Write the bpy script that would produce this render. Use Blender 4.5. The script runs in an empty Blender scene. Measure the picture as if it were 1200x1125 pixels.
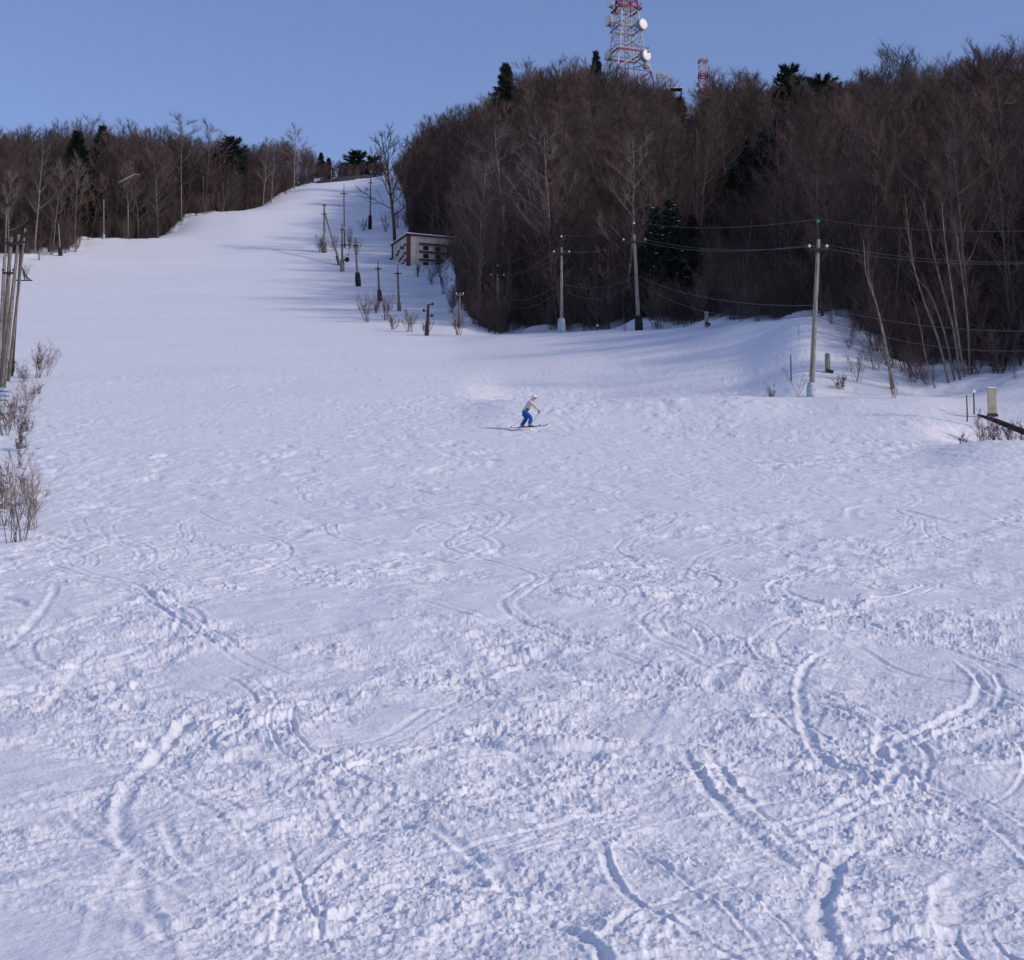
import bpy, math, random
import numpy as np
from mathutils import Vector, Matrix

# ------------------------------------------------------------------ camera, world, sun, exposure
scene = bpy.context.scene
F = 1900.0; TH = math.radians(5.2); CAMZ = 1.7
cd = bpy.data.cameras.new('camera'); cam = bpy.data.objects.new('camera', cd)
scene.collection.objects.link(cam); scene.camera = cam
cd.sensor_fit = 'HORIZONTAL'; cd.sensor_width = 36.0; cd.lens = 36.0 * F / 1200.0
cd.clip_start = 0.1; cd.clip_end = 8000
cam.location = (0, 0, CAMZ); cam.rotation_euler = (math.pi / 2 + TH, 0, 0)

SUN_AZ = math.radians(111.0); SUN_EL = math.radians(29.0)
w = bpy.data.worlds.new('World'); scene.world = w; w.use_nodes = True
nt = w.node_tree; bg = nt.nodes['Background']
sky = nt.nodes.new('ShaderNodeTexSky'); sky.sky_type = 'NISHITA'; sky.sun_disc = False
sky.sun_elevation = SUN_EL; sky.sun_rotation = SUN_AZ
sky.air_density = 1.0; sky.dust_density = 0.8; sky.ozone_density = 4.0; sky.altitude = 100
tintn = nt.nodes.new('ShaderNodeMix'); tintn.data_type = 'RGBA'; tintn.blend_type = 'MULTIPLY'; tintn.inputs[0].default_value = 1.0
tintn.inputs[7].default_value = (0.96, 0.82, 0.91, 1)
nt.links.new(sky.outputs[0], tintn.inputs[6]); nt.links.new(tintn.outputs[2], bg.inputs[0]); bg.inputs[1].default_value = 0.15
sd = bpy.data.lights.new('sun', 'SUN'); sun = bpy.data.objects.new('sun', sd)
scene.collection.objects.link(sun)
sd.energy = 2.0; sd.angle = math.radians(3.5); sd.color = (1.0, 0.87, 0.74)
dsun = Vector((math.sin(SUN_AZ) * math.cos(SUN_EL), math.cos(SUN_AZ) * math.cos(SUN_EL), math.sin(SUN_EL)))
sun.rotation_euler = dsun.to_track_quat('Z', 'Y').to_euler()
vs = scene.view_settings; vs.view_transform = 'Standard'; vs.look = 'None'
vs.gamma = 1.0; vs.exposure = 0.16; vs.use_curve_mapping = False
scene.cycles.max_bounces = 5; scene.cycles.diffuse_bounces = 3

rng = np.random.default_rng(7); random.seed(7)
C = scene.collection

# ------------------------------------------------------------------ pixels to places
ct, st_ = math.cos(TH), math.sin(TH)
def P(u, v, D):
    t = (562.5 - v) / F
    s = D / (ct - t * st_)
    return (s * (u - 600) / F, D, CAMZ + s * (st_ + t * ct))

# ------------------------------------------------------------------ terrain: one sheet, height as a function of bearing and range
CEN = [(1125, 8.5), (1000, 11.2), (900, 14.2), (800, 19), (700, 27), (640, 35), (600, 43), (560, 54), (520, 69), (503, 77),
       (470, 95), (440, 115), (400, 150), (375, 185), (345, 225), (318, 255), (292, 280), (268, 305), (240, 345), (215, 400), (207, 430)]
def cen(vmin): return [c for c in CEN if c[0] > vmin]
NEAR = cen(600)
COLS = {
  -500: cen(400) + [(390, 150), (330, 190), (290, 220), (240, 300), (200, 400)],
  -150: cen(318) + [(318, 255), (285, 278), (236, 345), (230, 400)],
  0: cen(318) + [(318, 255), (303, 268), (292, 278), (232, 348), (226, 400)],
  80: cen(318) + [(318, 255), (297, 274), (285, 286), (232, 352), (226, 400)],
  110: cen(292) + [(292, 280), (279, 292), (280, 305), (230, 362), (224, 400)],
  180: cen(292) + [(292, 280), (279, 294), (280, 306), (226, 375), (220, 420)],
  225: cen(268) + [(268, 305), (251, 328), (248, 342), (222, 382), (215, 430)],
  280: cen(268) + [(247, 335), (249, 352), (228, 390), (222, 440)],
  320: cen(240) + [(237, 350), (232, 365), (222, 410), (217, 450)],
  360: cen(240) + [(240, 345), (215.5, 402), (219, 440), (215, 470)],
  440: cen(200) + [(209, 450), (205, 480)],
  475: cen(268) + [(268, 305), (225, 345), (206, 390), (204, 430)],
  508: cen(345) + [(345, 225), (322, 250), (310, 263), (297, 278), (213, 345), (206, 375)],
  530: cen(375) + [(375, 185), (336, 232), (310, 266), (294, 282), (204, 345), (198, 375)],
  545: cen(400) + [(392, 160), (384, 175), (350, 205), (200, 335), (194, 370)],
  590: cen(470) + [(469, 94), (475, 99), (469, 103), (432, 120), (392, 155), (393, 180), (380, 195), (164, 335), (160, 380)],
  700: cen(503) + [(503, 77), (468.5, 93), (480, 99), (473, 103), (430, 117), (386, 152), (389, 165), (370, 180), (154, 340), (150, 380)],
  800: cen(503) + [(503, 77), (466, 90), (479, 96), (472, 100), (430, 112), (384, 138), (389, 150), (370, 160), (185, 318), (182, 360)],
  870: cen(503) + [(503, 76), (464.5, 89), (477, 95), (468, 99), (420, 111), (377, 124), (380, 132), (370, 140), (190, 300), (188, 350)],
  940: cen(520) + [(520, 68), (500, 76), (464.5, 89), (464.2, 91), (461, 93), (430, 101), (369, 114), (372, 122), (200, 270), (196, 330)],
  1000: cen(520) + [(520, 68), (498, 76), (463.5, 88.5), (470, 92), (463, 95), (430, 101), (392, 110), (350, 130), (215, 235), (208, 320)],
  1080: cen(520) + [(520, 68), (495, 76), (463.5, 88.5), (471, 93), (465, 96), (455, 98.5), (400, 115), (215, 215), (205, 300)],
  1130: cen(520) + [(518.5, 68), (524, 71), (500, 77), (465, 87), (467, 93), (450, 98), (400, 112), (215, 208), (200, 300)],
  1160: cen(520) + [(518.5, 68), (528, 71), (516, 75), (490, 79), (455, 90), (456, 95), (400, 110), (215, 203), (200, 290)],
  1200: cen(520) + [(518.5, 67), (528, 70), (518, 74), (485, 79), (443, 91), (440, 96), (390, 110), (210, 200), (195, 280)],
  1420: cen(540) + [(530, 64), (500, 72), (430, 85), (340, 120), (285, 180), (275, 260)],  # from here on an unseen hill, heights set for the shade it casts
  1900: cen(560) + [(545, 58), (500, 66), (430, 82), (370, 115), (330, 170), (325, 250)],
}
def pchip(x, y, xq):
    x = np.asarray(x, float); y = np.asarray(y, float)
    h = np.diff(x); d = np.diff(y) / h
    m = np.zeros_like(y)
    for i in range(1, len(x) - 1):
        if d[i-1] * d[i] > 0:
            w1 = 2*h[i] + h[i-1]; w2 = h[i] + 2*h[i-1]
            m[i] = (w1 + w2) / (w1 / d[i-1] + w2 / d[i])
    m[0] = d[0]; m[-1] = d[-1]
    xq = np.clip(xq, x[0], x[-1])
    k = np.clip(np.searchsorted(x, xq) - 1, 0, len(x) - 2)
    t = (xq - x[k]) / h[k]; t2 = t*t; t3 = t2*t
    return (2*t3-3*t2+1)*y[k] + (t3-2*t2+t)*h[k]*m[k] + (-2*t3+3*t2)*y[k+1] + (t3-t2)*h[k]*m[k+1]
col_az, col_pts = [], []
for u in sorted(COLS):
    az = math.atan((u - 600) / F / 0.99)
    pts = [(0.3, 0.0), (3, -0.03)]
    for v, D in COLS[u]:
        x, y, z = P(u, v, D)
        pts.append((D / math.cos(az) if abs(az) < 0.9 else D, z))
    rr, zz = pts[-1]
    pts += [(rr + 40, zz - 4), (rr + 150, zz - 30), (1100, zz * 0.5), (2000, 30), (6000, 20)]
    col_az.append(az); col_pts.append(pts)
def plane_col(deg):
    a = math.radians(deg); c = math.cos(a)
    k = 0.13 if c > 0 else 0.07
    return [(0.3, 0), (3, 0.0)] + [(r, k * c * r * (r / (r + 20.0))) for r in (8, 20, 45, 80, 140, 250)] + [(600, 20 * c + 10), (1100, 20), (2000, 20), (6000, 20)]
for deg in (-178, -150, -120, -90, -62, 62, 90, 120, 150, 178):
    col_az.append(math.radians(deg)); col_pts.append(plane_col(deg))
o_ = np.argsort(col_az); col_az = np.array(col_az)[o_]; col_pts = [col_pts[i] for i in o_]
col_sx = [np.log([p[0] for p in c]) for c in col_pts]; col_z = [np.array([p[1] for p in c]) for c in col_pts]
NC = len(col_az)
def hats(az):
    az = np.clip(az, col_az[0], col_az[-1])
    k = np.clip(np.searchsorted(col_az, az) - 1, 0, NC - 2)
    t = (az - col_az[k]) / (col_az[k+1] - col_az[k])
    W = np.zeros((len(az), NC)); i = np.arange(len(az))
    W[i, k] = 1 - t; W[i, k+1] = t
    return W
_q = np.linspace(-2, 2, 13); _g = np.exp(-_q**2); _g /= _g.sum()
def weights(az):
    az = np.asarray(az, float)
    W = np.zeros((len(az), NC))
    for q, g in zip(_q, _g): W += g * hats(az + q * 0.0085)
    return W
def colheights(r):
    s = np.log(np.maximum(r, 0.31))
    return np.stack([pchip(col_sx[j], col_z[j], s) for j in range(NC)])      # NC x n
def H(x, y):
    x = np.atleast_1d(np.asarray(x, float)); y = np.atleast_1d(np.asarray(y, float))
    az = np.arctan2(x, y); r = np.hypot(x, y)
    return (weights(az) * colheights(r).T).sum(1)
def Hs(x, y): return float(H(x, y)[0])
def G(u, D):
    """ground point seen in column u at distance D"""
    v = 500.0
    for _ in range(4):
        x = P(u, v, D)[0]; z = Hs(x, D)
        k = (z - CAMZ) / D; t = (k * ct - st_) / (ct + k * st_); v = 562.5 - t * F
    return Vector((x, D, z))
def proj(x, y, z):
    k = (z - CAMZ) / y; t = (k * ct - st_) / (ct + k * st_); v = 562.5 - t * F
    return 600 + F * x / y * (ct - t * st_), v
def hit(u, v, d0=7.0, d1=600.0):
    """where the ground is first met along the ray through a pixel"""
    Ds = np.exp(np.linspace(math.log(d0), math.log(d1), 900))
    t = (562.5 - v) / F; s = Ds / (ct - t * st_)
    X = s * (u - 600) / F; Z = CAMZ + s * (st_ + t * ct)
    b = np.nonzero(H(X, Ds) >= Z)[0]
    i = b[0] if len(b) else -1
    return X[i], Ds[i]
def ipl(xs, ys, q): return np.interp(q, xs, ys)

# forest edges: nearest distance of the forest for a bearing (given as picture column)
RF_U = [455, 478, 486, 500, 527, 536, 550, 575, 600, 700, 800, 870, 940, 965, 1000, 1050, 1130, 1165, 1200, 1420, 1900, 2600, 3600]
RF_D = [460, 298, 286, 278, 269, 208, 184, 175, 184, 166, 151, 133, 123, 118, 112, 103, 99, 97, 98, 84, 70, 66, 75]
LF_U = [-500, -150, 0, 75, 100, 180, 215, 270, 310, 350, 400, 452]
LF_D = [180, 245, 269, 276, 292, 296, 328, 338, 356, 408, 436, 440]
def forest(x, y):
    """>0 inside the woods, in metres from the edge"""
    y_ = np.maximum(y, 1.0); u = 600 + F * x / y_ * 0.99
    d1 = np.where(u > 455, y - ipl(RF_U, RF_D, u), -99)
    d2 = np.where(u < 452, y - ipl(LF_U, LF_D, u), -99)
    d = np.maximum(d1, d2)
    return np.where((y > 20) & (u < 3600), d, -99)

# ------------------------------------------------------------------ noise
def _h(ix, iy, seed):
    n = (ix.astype(np.uint32) * np.uint32(374761393)) ^ (iy.astype(np.uint32) * np.uint32(668265263)) ^ np.uint32(seed * 2654435 + 17)
    n = (n ^ (n >> np.uint32(13))) * np.uint32(1274126177)
    n = (n ^ (n >> np.uint32(16))) * np.uint32(2246822519)
    return ((n ^ (n >> np.uint32(15))) & np.uint32(0xFFFFFF)).astype(np.float32) / 16777215.0
def vnoise(x, y, seed):
    fx = np.floor(x); fy = np.floor(y); tx = (x - fx).astype(np.float32); ty = (y - fy).astype(np.float32)
    ix = fx.astype(np.int64); iy = fy.astype(np.int64)
    tx = tx*tx*tx*(tx*(tx*6-15)+10); ty = ty*ty*ty*(ty*(ty*6-15)+10)
    a = _h(ix, iy, seed); b = _h(ix+1, iy, seed); c = _h(ix, iy+1, seed); d = _h(ix+1, iy+1, seed)
    return (a + (b-a)*tx + (c-a)*ty + (a-b-c+d)*tx*ty) * 2 - 1
def rot(x, y, a): c, s = math.cos(a), math.sin(a); return x*c - y*s, x*s + y*c
def fbm(x, y, seed, n=3, g=0.5):
    o = 0; a = 1
    for i in range(n):
        xr, yr = rot(x * 2**i, y * 2**i, 0.6 * i + 0.3)
        o = o + a * vnoise(xr + 31.7*i, yr, seed + i); a *= g
    return o
def lumps(x, y, cell, seed, dens):
    """scattered rounded chunks; dens 0..1 array"""
    X = x / cell; Y = y / cell; ix = np.floor(X).astype(np.int64); iy = np.floor(Y).astype(np.int64)
    out = np.zeros(x.shape, np.float32); wig = 0.55 * vnoise(x / cell * 3.1, y / cell * 3.1, seed + 9) - .1
    for dx in (-1, 0, 1):
        for dy in (-1, 0, 1):
            jx = ix + dx; jy = iy + dy
            a = _h(jx, jy, seed); b = _h(jx, jy, seed+1); c = _h(jx, jy, seed+2); e = _h(jx, jy, seed+3)
            ex = X - jx - a; ey = Y - jy - b
            an = e * 6.28; cx = ex*np.cos(an) - ey*np.sin(an); cy = ex*np.sin(an) + ey*np.cos(an)
            R = 0.18 + 0.42 * c * c
            q = 1 - (cx*cx + (cy*1.5)**2) / (R*R) + wig
            hgt = np.where(a * 0.5 + c * 0.2 + e*0.3 < dens, np.clip(q, 0, 1) ** .7 * R * (.35 + .65 * b), 0)
            out = np.maximum(out, hgt)
    return out * cell

# ------------------------------------------------------------------ the snow sheet
def lin(a, b, n): return np.linspace(a, b, n, endpoint=False)
az_in = np.arctan((np.arange(-40, 1241, 1.0) - 600) / F)
a0, a1 = az_in[0], az_in[-1]
az_all = np.concatenate([lin(-math.pi, -1.1, 30), lin(-1.1, -0.55, 110), lin(-0.55, a0, 160), az_in, (a1 + (0.55 - a1) * (np.arange(1, 161) / 160)), lin(0.55, 1.1, 110)[1:], lin(1.1, math.pi, 30), [math.pi]])
cv = np.array([c[0] for c in CEN], float)[::-1]; cD = np.array([c[1] for c in CEN], float)[::-1]
vv = np.concatenate([np.arange(1165, 700, -0.85), np.arange(700, 440, -0.45), np.arange(440, 207, -0.85)])
r_mid = np.exp(pchip(cv, np.log(cD), vv[vv < 1125]))
r_near = np.exp(np.linspace(math.log(7.6), math.log(8.5), 45, endpoint=False))
r_all = np.concatenate([np.exp(lin(math.log(0.35), math.log(7.6), 60)), r_near, r_mid, np.exp(np.linspace(math.log(432), math.log(6000), 90))])
keep = np.concatenate([[True], np.diff(r_all) > 1e-4]); r_all = r_all[keep]
NA, NR = len(az_all), len(r_all)
Wt = weights(az_all); Zc = colheights(r_all)
Z = (Wt @ Zc).T.astype(np.float64)                    # NR x NA
R2 = r_all[:, None]; X = R2 * np.sin(az_all)[None]; Y = R2 * np.cos(az_all)[None]
FM = forest(X, Y)
front = (Y > 0)
# gentle undulation of the groomed slope
roll = fbm(X / 17, Y / 11, 3, 3) * 0.14 + fbm(X / 6, Y / 3, 9, 2) * 0.028
fade = np.clip(R2 / 30, 0.25, 1.6)
Z += np.where(R2 < 700, roll * np.minimum(fade, .8), 0)
# terraces across the slope and wind-worked lip on the side bank
Z += np.where((R2 > 120) & (R2 < 450), vnoise(X / 60, Y / 9, 77) * 0.22, 0)

sel_r = np.nonzero(r_all < 150)[0]; i0, i1 = sel_r[0], sel_r[-1] + 1
ja = np.searchsorted(az_all, -1.05); jb = np.searchsorted(az_all, 1.05)
xs = X[i0:i1, ja:jb]; ys = Y[i0:i1, ja:jb]; rs = np.broadcast_to(R2[i0:i1], xs.shape)
dz = np.zeros(xs.shape, np.float32)
patch = fbm(xs / 1.5, ys / 2.2, 21, 3)                # rough and smooth patches
patch2 = fbm(xs / 0.8, ys / 1.1, 25, 2)
rough = np.clip(0.78 + 0.60 * patch + 0.35 * patch2, 0.16, 1.4).astype(np.float32)
def fadeout(r, a, b): return np.clip((b - r) / (b - a), 0, 1).astype(np.float32)
smear = np.ones(xs.shape, np.float32)                 # where skis scraped the chop flat
groove = np.zeros(xs.shape, np.float32)
azs = az_all[ja:jb]; rsub = r_all[i0:i1]
DK = 0.6; WK = 0.85
def track(pts, wd=0.12, dep=0.05, berm=0.05, side=1, scrape=0.35, chop=0.0):
    """pts: world xy polyline; groove of half-width wd with thrown snow on one side"""
    pts = np.asarray(pts, float)
    wd = wd * WK
    # resample
    seg = np.hypot(*np.diff(pts, axis=0).T); L = np.concatenate([[0], np.cumsum(seg)])
    n = max(6, int(L[-1] / max(0.25, wd * 1.5))); q = np.linspace(0, L[-1], n)
    px = pchip(L, pts[:, 0], q); py = pchip(L, pts[:, 1], q)
    T = n - 1
    reach = wd * 3.2 + 0.05
    bs = {}
    lo_i, hi_i = None, None
    az = np.arctan2(px, py); r = np.hypot(px, py)
    i_lo = np.searchsorted(rsub, r.min() - reach); i_hi = np.searchsorted(rsub, r.max() + reach)
    j_lo = np.searchsorted(azs, az.min() - reach / r.min()); j_hi = np.searchsorted(azs, az.max() + reach / r.min())
    if i_hi <= i_lo or j_hi <= j_lo: return
    best = np.full((i_hi - i_lo, j_hi - j_lo), 9e9, np.float32); sgn = np.zeros_like(best); par = np.zeros_like(best)
    for k in range(T):
        ax, ay, bx, by = px[k], py[k], px[k+1], py[k+1]
        ra = min(r[k], r[k+1]) - reach; rb = max(r[k], r[k+1]) + reach
        aa = min(az[k], az[k+1]) - reach / max(ra, 1); ab = max(az[k], az[k+1]) + reach / max(ra, 1)
        p0 = max(np.searchsorted(rsub, ra), i_lo); p1 = min(np.searchsorted(rsub, rb), i_hi)
        q0 = max(np.searchsorted(azs, aa), j_lo); q1 = min(np.searchsorted(azs, ab), j_hi)
        if p1 <= p0 or q1 <= q0: continue
        gx = xs[p0:p1, q0:q1]; gy = ys[p0:p1, q0:q1]
        dx, dy = bx - ax, by - ay; LL = dx*dx + dy*dy + 1e-12
        t = np.clip(((gx-ax)*dx + (gy-ay)*dy) / LL, 0, 1)
        ex = gx - ax - t*dx; ey = gy - ay - t*dy
        d = np.sqrt(ex*ex + ey*ey); s = np.sign(dx*ey - dy*ex)
        bb = best[p0-i_lo:p1-i_lo, q0-j_lo:q1-j_lo]; m = d < bb
        bb[m] = d[m]; sgn[p0-i_lo:p1-i_lo, q0-j_lo:q1-j_lo][m] = s[m]; par[p0-i_lo:p1-i_lo, q0-j_lo:q1-j_lo][m] = ((k + t) / T)[m]
    m = best < reach
    if not m.any(): return
    d = best[m] * sgn[m] * side; pr = par[m]
    gx = xs[i_lo:i_hi, j_lo:j_hi][m]; gy = ys[i_lo:i_hi, j_lo:j_hi][m]
    wob = 0.8 + 0.45 * vnoise(gx / 0.35, gy / 0.35, 5)
    rr_ = np.hypot(gx, gy); k_ = np.clip((rr_ - 25) / 20, 0, 1)
    d = d + (1 - k_) * (0.35 * wd * vnoise(gx / 0.22, gy / 0.22, 6) + 0.15 * wd * vnoise(gx / 0.07, gy / 0.07, 8))
    ends = np.clip(np.minimum(pr, 1 - pr) * 5, 0, 1); ends = ends * ends * (3 - 2 * ends) * np.clip(0.8 + 0.4 * vnoise(gx / 1.1, gy / 1.1, 12), .5, 1.1)
    ends = ends * np.clip(rr_ / 15, .8, 1) * np.clip(wd / (0.00005 * rr_ * rr_ + .001), 0, 1) * DK
    g = -dep * np.exp(-np.abs(d / wd) ** 2.6 * 1.2) * (1 + 0.35 * d / wd)
    bm = berm * wob * np.exp(-((d - wd * 1.75) / (wd * 0.6)) ** 2)
    bm2 = 0.25 * berm * np.exp(-((d + wd * 1.6) / (wd * 0.45)) ** 2)
    val = (g + bm + bm2) * ends
    sub = groove[i_lo:i_hi, j_lo:j_hi]; sub[m] += val
    sm = smear[i_lo:i_hi, j_lo:j_hi]; f = 1 - (1 - scrape) * np.exp(-(d / (wd * 1.15)) ** 4) * ends
    sm[m] = np.minimum(sm[m], f)
def pxtrack(pl, **k):
    pts = [hit(u, v) for u, v in pl]
    track(pts, **k)
# tracks that can be picked out in the photograph
BT = [
 ([(1044, 952), (1003, 984), (976, 1012), (964, 1045), (962, 1075), (972, 1105), (990, 1150)], dict(wd=0.062, dep=0.06, berm=0.05, side=1)),
 ([(1215, 1012), (1120, 966), (1060, 937), (1028, 915), (995, 897), (962, 880), (948, 858), (940, 830), (938, 800), (955, 772), (1000, 748)], dict(wd=0.06, dep=0.045, berm=0.04, side=1)),
 ([(1215, 948), (1130, 921), (1080, 905), (1045, 885), (1030, 868), (1042, 855), (1085, 848)], dict(wd=0.06, dep=0.06, berm=0.045, side=1)),
 ([(330, 800), (262, 820), (215, 846), (180, 880), (155, 915), (142, 960), (152, 990), (190, 1015), (240, 1045), (290, 1072)], dict(wd=0.07, dep=0.07, berm=0.05, side=-1)),
 ([(196, 950), (200, 985), (222, 1012), (262, 1030), (300, 1040)], dict(wd=0.05, dep=0.05, berm=0.04, side=-1)),
 ([(396, 936), (450, 950), (500, 962), (548, 990), (575, 1015), (600, 1040), (640, 1062), (690, 1078)], dict(wd=0.055, dep=0.05, berm=0.04, side=-1)),
 ([(376, 912), (420, 896), (470, 880), (520, 866), (560, 856), (605, 848)], dict(wd=0.05, dep=0.035, berm=0.06, side=1)),
 ([(130, 948), (250, 943), (400, 946), (620, 957)], dict(wd=0.02, dep=0.02, berm=0.01, scrape=0.8)),
 ([(380, 912), (396, 935), (405, 960), (450, 985), (500, 1000)], dict(wd=0.05, dep=0.03, berm=0.05, side=-1)),
 ([(195, 1066), (300, 1060), (370, 1046), (430, 1036)], dict(wd=0.018, dep=0.02, berm=0.03)),
 ([(332, 960), (340, 1000), (355, 1040), (372, 1075), (400, 1130)], dict(wd=0.022, dep=0.04, berm=0.01)),
 ([(500, 892), (535, 872), (570, 868), (620, 885), (640, 905)], dict(wd=0.09, dep=0.05, berm=0.03)),
 ([(1105, 1000), (1078, 1028), (1066, 1060), (1070, 1100), (1085, 1130)], dict(wd=0.07, dep=-0.02, berm=0.05, side=1, scrape=1.0)),
 ([(48, 828), (75, 800), (102, 768)], dict(wd=0.07, dep=0.05, berm=0.02)),
 ([(-10, 770), (30, 740), (62, 700), (66, 684)], dict(wd=0.08, dep=0.05, berm=0.02)),
 ([(-15, 700), (10, 703), (32, 712)], dict(wd=0.10, dep=0.10, berm=0.03)),
 ([(560, 1012), (640, 990), (720, 976), (800, 955), (880, 940), (960, 925), (1010, 920)], dict(wd=0.025, dep=0.025, berm=0.03)),
 ([(835, 808), (838, 790), (850, 775), (880, 768)], dict(wd=0.08, dep=0.05, berm=0.03)),
 ([(365, 775), (400, 782), (455, 786)], dict(wd=0.09, dep=0.05, berm=0.02)),
 ([(880, 818), (920, 822), (955, 828)], dict(wd=0.07, dep=0.05, berm=0.02)),
 ([(650, 912), (700, 918), (775, 922)], dict(wd=0.09, dep=0.06, berm=0.03)),
 ([(655, 855), (700, 858), (800, 860)], dict(wd=0.05, dep=0.03, berm=0.02)),
 ([(170, 990), (165, 1040), (180, 1080), (200, 1120)], dict(wd=0.06, dep=0.05, berm=0.04)),
 ([(700, 985), (722, 1030), (765, 1070), (840, 1110), (900, 1150)], dict(wd=0.035, dep=0.035, berm=0.04)),
 ([(270, 880), (300, 900), (350, 915), (390, 925)], dict(wd=0.08, dep=0.06, berm=0.04)),
 ([(610, 1060), (660, 1085), (700, 1110), (725, 1150)], dict(wd=0.045, dep=0.06, berm=0.05)),
 ([(1000, 615), (998, 605), (1015, 596), (1060, 600), (1135, 622)], dict(wd=0.15, dep=0.05, berm=0.05)),
 ([(575, 552), (583, 545), (572, 538)], dict(wd=0.25, dep=0.08, berm=0.06)),
 ([(345, 632), (352, 622), (380, 612)], dict(wd=0.2, dep=0.06, berm=0.05)),
 ([(455, 668), (462, 656), (500, 650), (540, 660)], dict(wd=0.12, dep=0.05, berm=0.04)),
 ([(40, 620), (65, 626), (90, 633)], dict(wd=0.2, dep=0.12, berm=0.03, scrape=0.1)),
 ([(-5, 529), (25, 536), (50, 543)], dict(wd=0.3, dep=0.12, berm=0.03, scrape=0.1)),
 ([(820, 700), (900, 712), (1000, 730), (1090, 752), (1210, 790)], dict(wd=0.06, dep=0.04, berm=0.03)),
 ([(960, 745), (1010, 760), (1060, 785), (1130, 800), (1210, 812)], dict(wd=0.05, dep=0.035, berm=0.03)),
]
DK = .5
for pl, k in BT: pxtrack(pl, **{**k, 'scrape': k.get('scrape', .35) * .5 if k.get('scrape', 0) != 1.0 else 1.0})
DK = 0.5; WK = 0.75
rt = np.random.default_rng(11)
for i in range(80):                                    # linked turns down the slope
    x0 = rt.uniform(-16, 26); y0 = 5 * math.exp(rt.uniform(0, 2.4)); y1 = y0 + rt.uniform(30, 100)
    lam = rt.uniform(10, 28); A = lam * rt.uniform(.05, .14); ph = rt.uniform(0, 6.28); dr = rt.uniform(-.25, .25)
    yy = np.arange(y0, y1, 0.7); xx = x0 + dr * (yy - y0) + A * np.sin(yy * 6.283 / lam + ph)
    wdt = rt.uniform(0.03, 0.06) * (1 + y0 / 35)
    track(np.stack([xx, yy], 1), wd=wdt, dep=rt.uniform(.02, .05), berm=rt.uniform(.01, .04), side=rt.choice([-1, 1]), scrape=0.5)
    if rt.random() < .85: track(np.stack([xx + .28, yy], 1), wd=wdt, dep=.03, berm=.02, side=rt.choice([-1, 1]), scrape=.5)
for i in range(46):                                     # faint overlapping ski lines across the near snow
    y0 = 7.5 * math.exp(rt.uniform(0, 1.7)); x0 = rt.uniform(-.34, .34) * y0; a = rt.normal(1.5, .8); Ln = rt.uniform(2.5, 8) * (y0 / 12) ** .7; cu = rt.normal(0, .16)
    tt = np.linspace(-.5, .5, 11); xx = x0 + Ln * tt * math.cos(a) - cu * Ln * (4*tt**2) * math.sin(a); yy = y0 + Ln * tt * math.sin(a) + cu * Ln * (4*tt**2) * math.cos(a)
    wq = rt.uniform(.02, .05) * (1 + y0 / 40); sd_ = rt.choice([-1, 1]); dq = rt.uniform(.02, .045)
    track(np.stack([xx, yy], 1), wd=wq, dep=dq, berm=dq * .8, side=sd_, scrape=.25)
    track(np.stack([xx + .24 * math.sin(a), yy - .24 * math.cos(a)], 1), wd=wq * .8, dep=dq * .7, berm=dq * .5, side=sd_, scrape=.35)
for i in range(34):                                     # wide skidded swaths scraped smooth
    y0 = 7 * math.exp(rt.uniform(0, 2.0)); x0 = rt.uniform(-.36, .36) * y0; a = rt.normal(1.2, 0.9); Ln = rt.uniform(1.2, 4.5) * (y0 / 14) ** .6; cu = rt.normal(0, .35)
    tt = np.linspace(-.5, .5, 9); xx = x0 + Ln * tt * math.cos(a) - cu * Ln * (4*tt**2) * math.sin(a) * .5; yy = y0 + Ln * tt * math.sin(a) + cu * Ln * (4*tt**2) * math.cos(a) * .5
    track(np.stack([xx, yy], 1), wd=rt.uniform(.10, .28) * (y0 / 14) ** .4, dep=rt.uniform(.015, .04), berm=rt.uniform(.02, .05), side=rt.choice([-1, 1]), scrape=.08)
for i in range(120):                                   # short side-slips and traverses
    y0 = 8.5 * math.exp(rt.uniform(0, 2.4)); x0 = rt.uniform(-.4, .42) * y0; a = rt.normal(0.0, 0.35); Ln = rt.uniform(.6, 4) * (y0 / 20) ** .5
    cu = rt.normal(0, .25)
    tt = np.linspace(-.5, .5, 7); xx = x0 + Ln * tt * math.cos(a) - cu * Ln * tt**2 * math.sin(a); yy = y0 + Ln * tt * math.sin(a) + cu * Ln * tt**2 * 2
    track(np.stack([xx, yy], 1), wd=rt.uniform(.025, .09) * (1 + y0 / 60), dep=rt.uniform(.02, .06), berm=rt.uniform(.01, .05), side=rt.choice([-1, 1]), scrape=.4)
amp = rough * smear
dz += fbm(xs / 0.9, ys / 1.0, 31, 3) * 0.045 * (.2 + .8 * fadeout(rs, 25, 65)) * (amp * .7 + .3)
b1 = np.abs(fbm(xs / 0.42, ys / 0.42, 33, 2)); dz += (0.45 - b1) * 0.040 * amp * fadeout(rs, 30, 80)
b2 = np.abs(fbm(xs / 0.13, ys / 0.15, 35, 3)); dz += (0.4 - b2) * 0.023 * amp * fadeout(rs, 18, 55)
dz += (0.35 - np.abs(fbm(xs / 0.06, ys / 0.06, 37, 3))) * 0.010 * (0.25 + amp) * fadeout(rs, 14, 40)
near = rsub < 60; ni = np.nonzero(near)[0]; n1 = ni[-1] + 1
xn, yn, an, rn = xs[:n1], ys[:n1], amp[:n1], rs[:n1]
dens = np.clip((an - 0.35) * 0.75, 0, 0.72)
dz[:n1] += lumps(xn, yn, 0.30, 51, dens * 0.5) * 0.26 * fadeout(rn, 40, 60)
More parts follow.
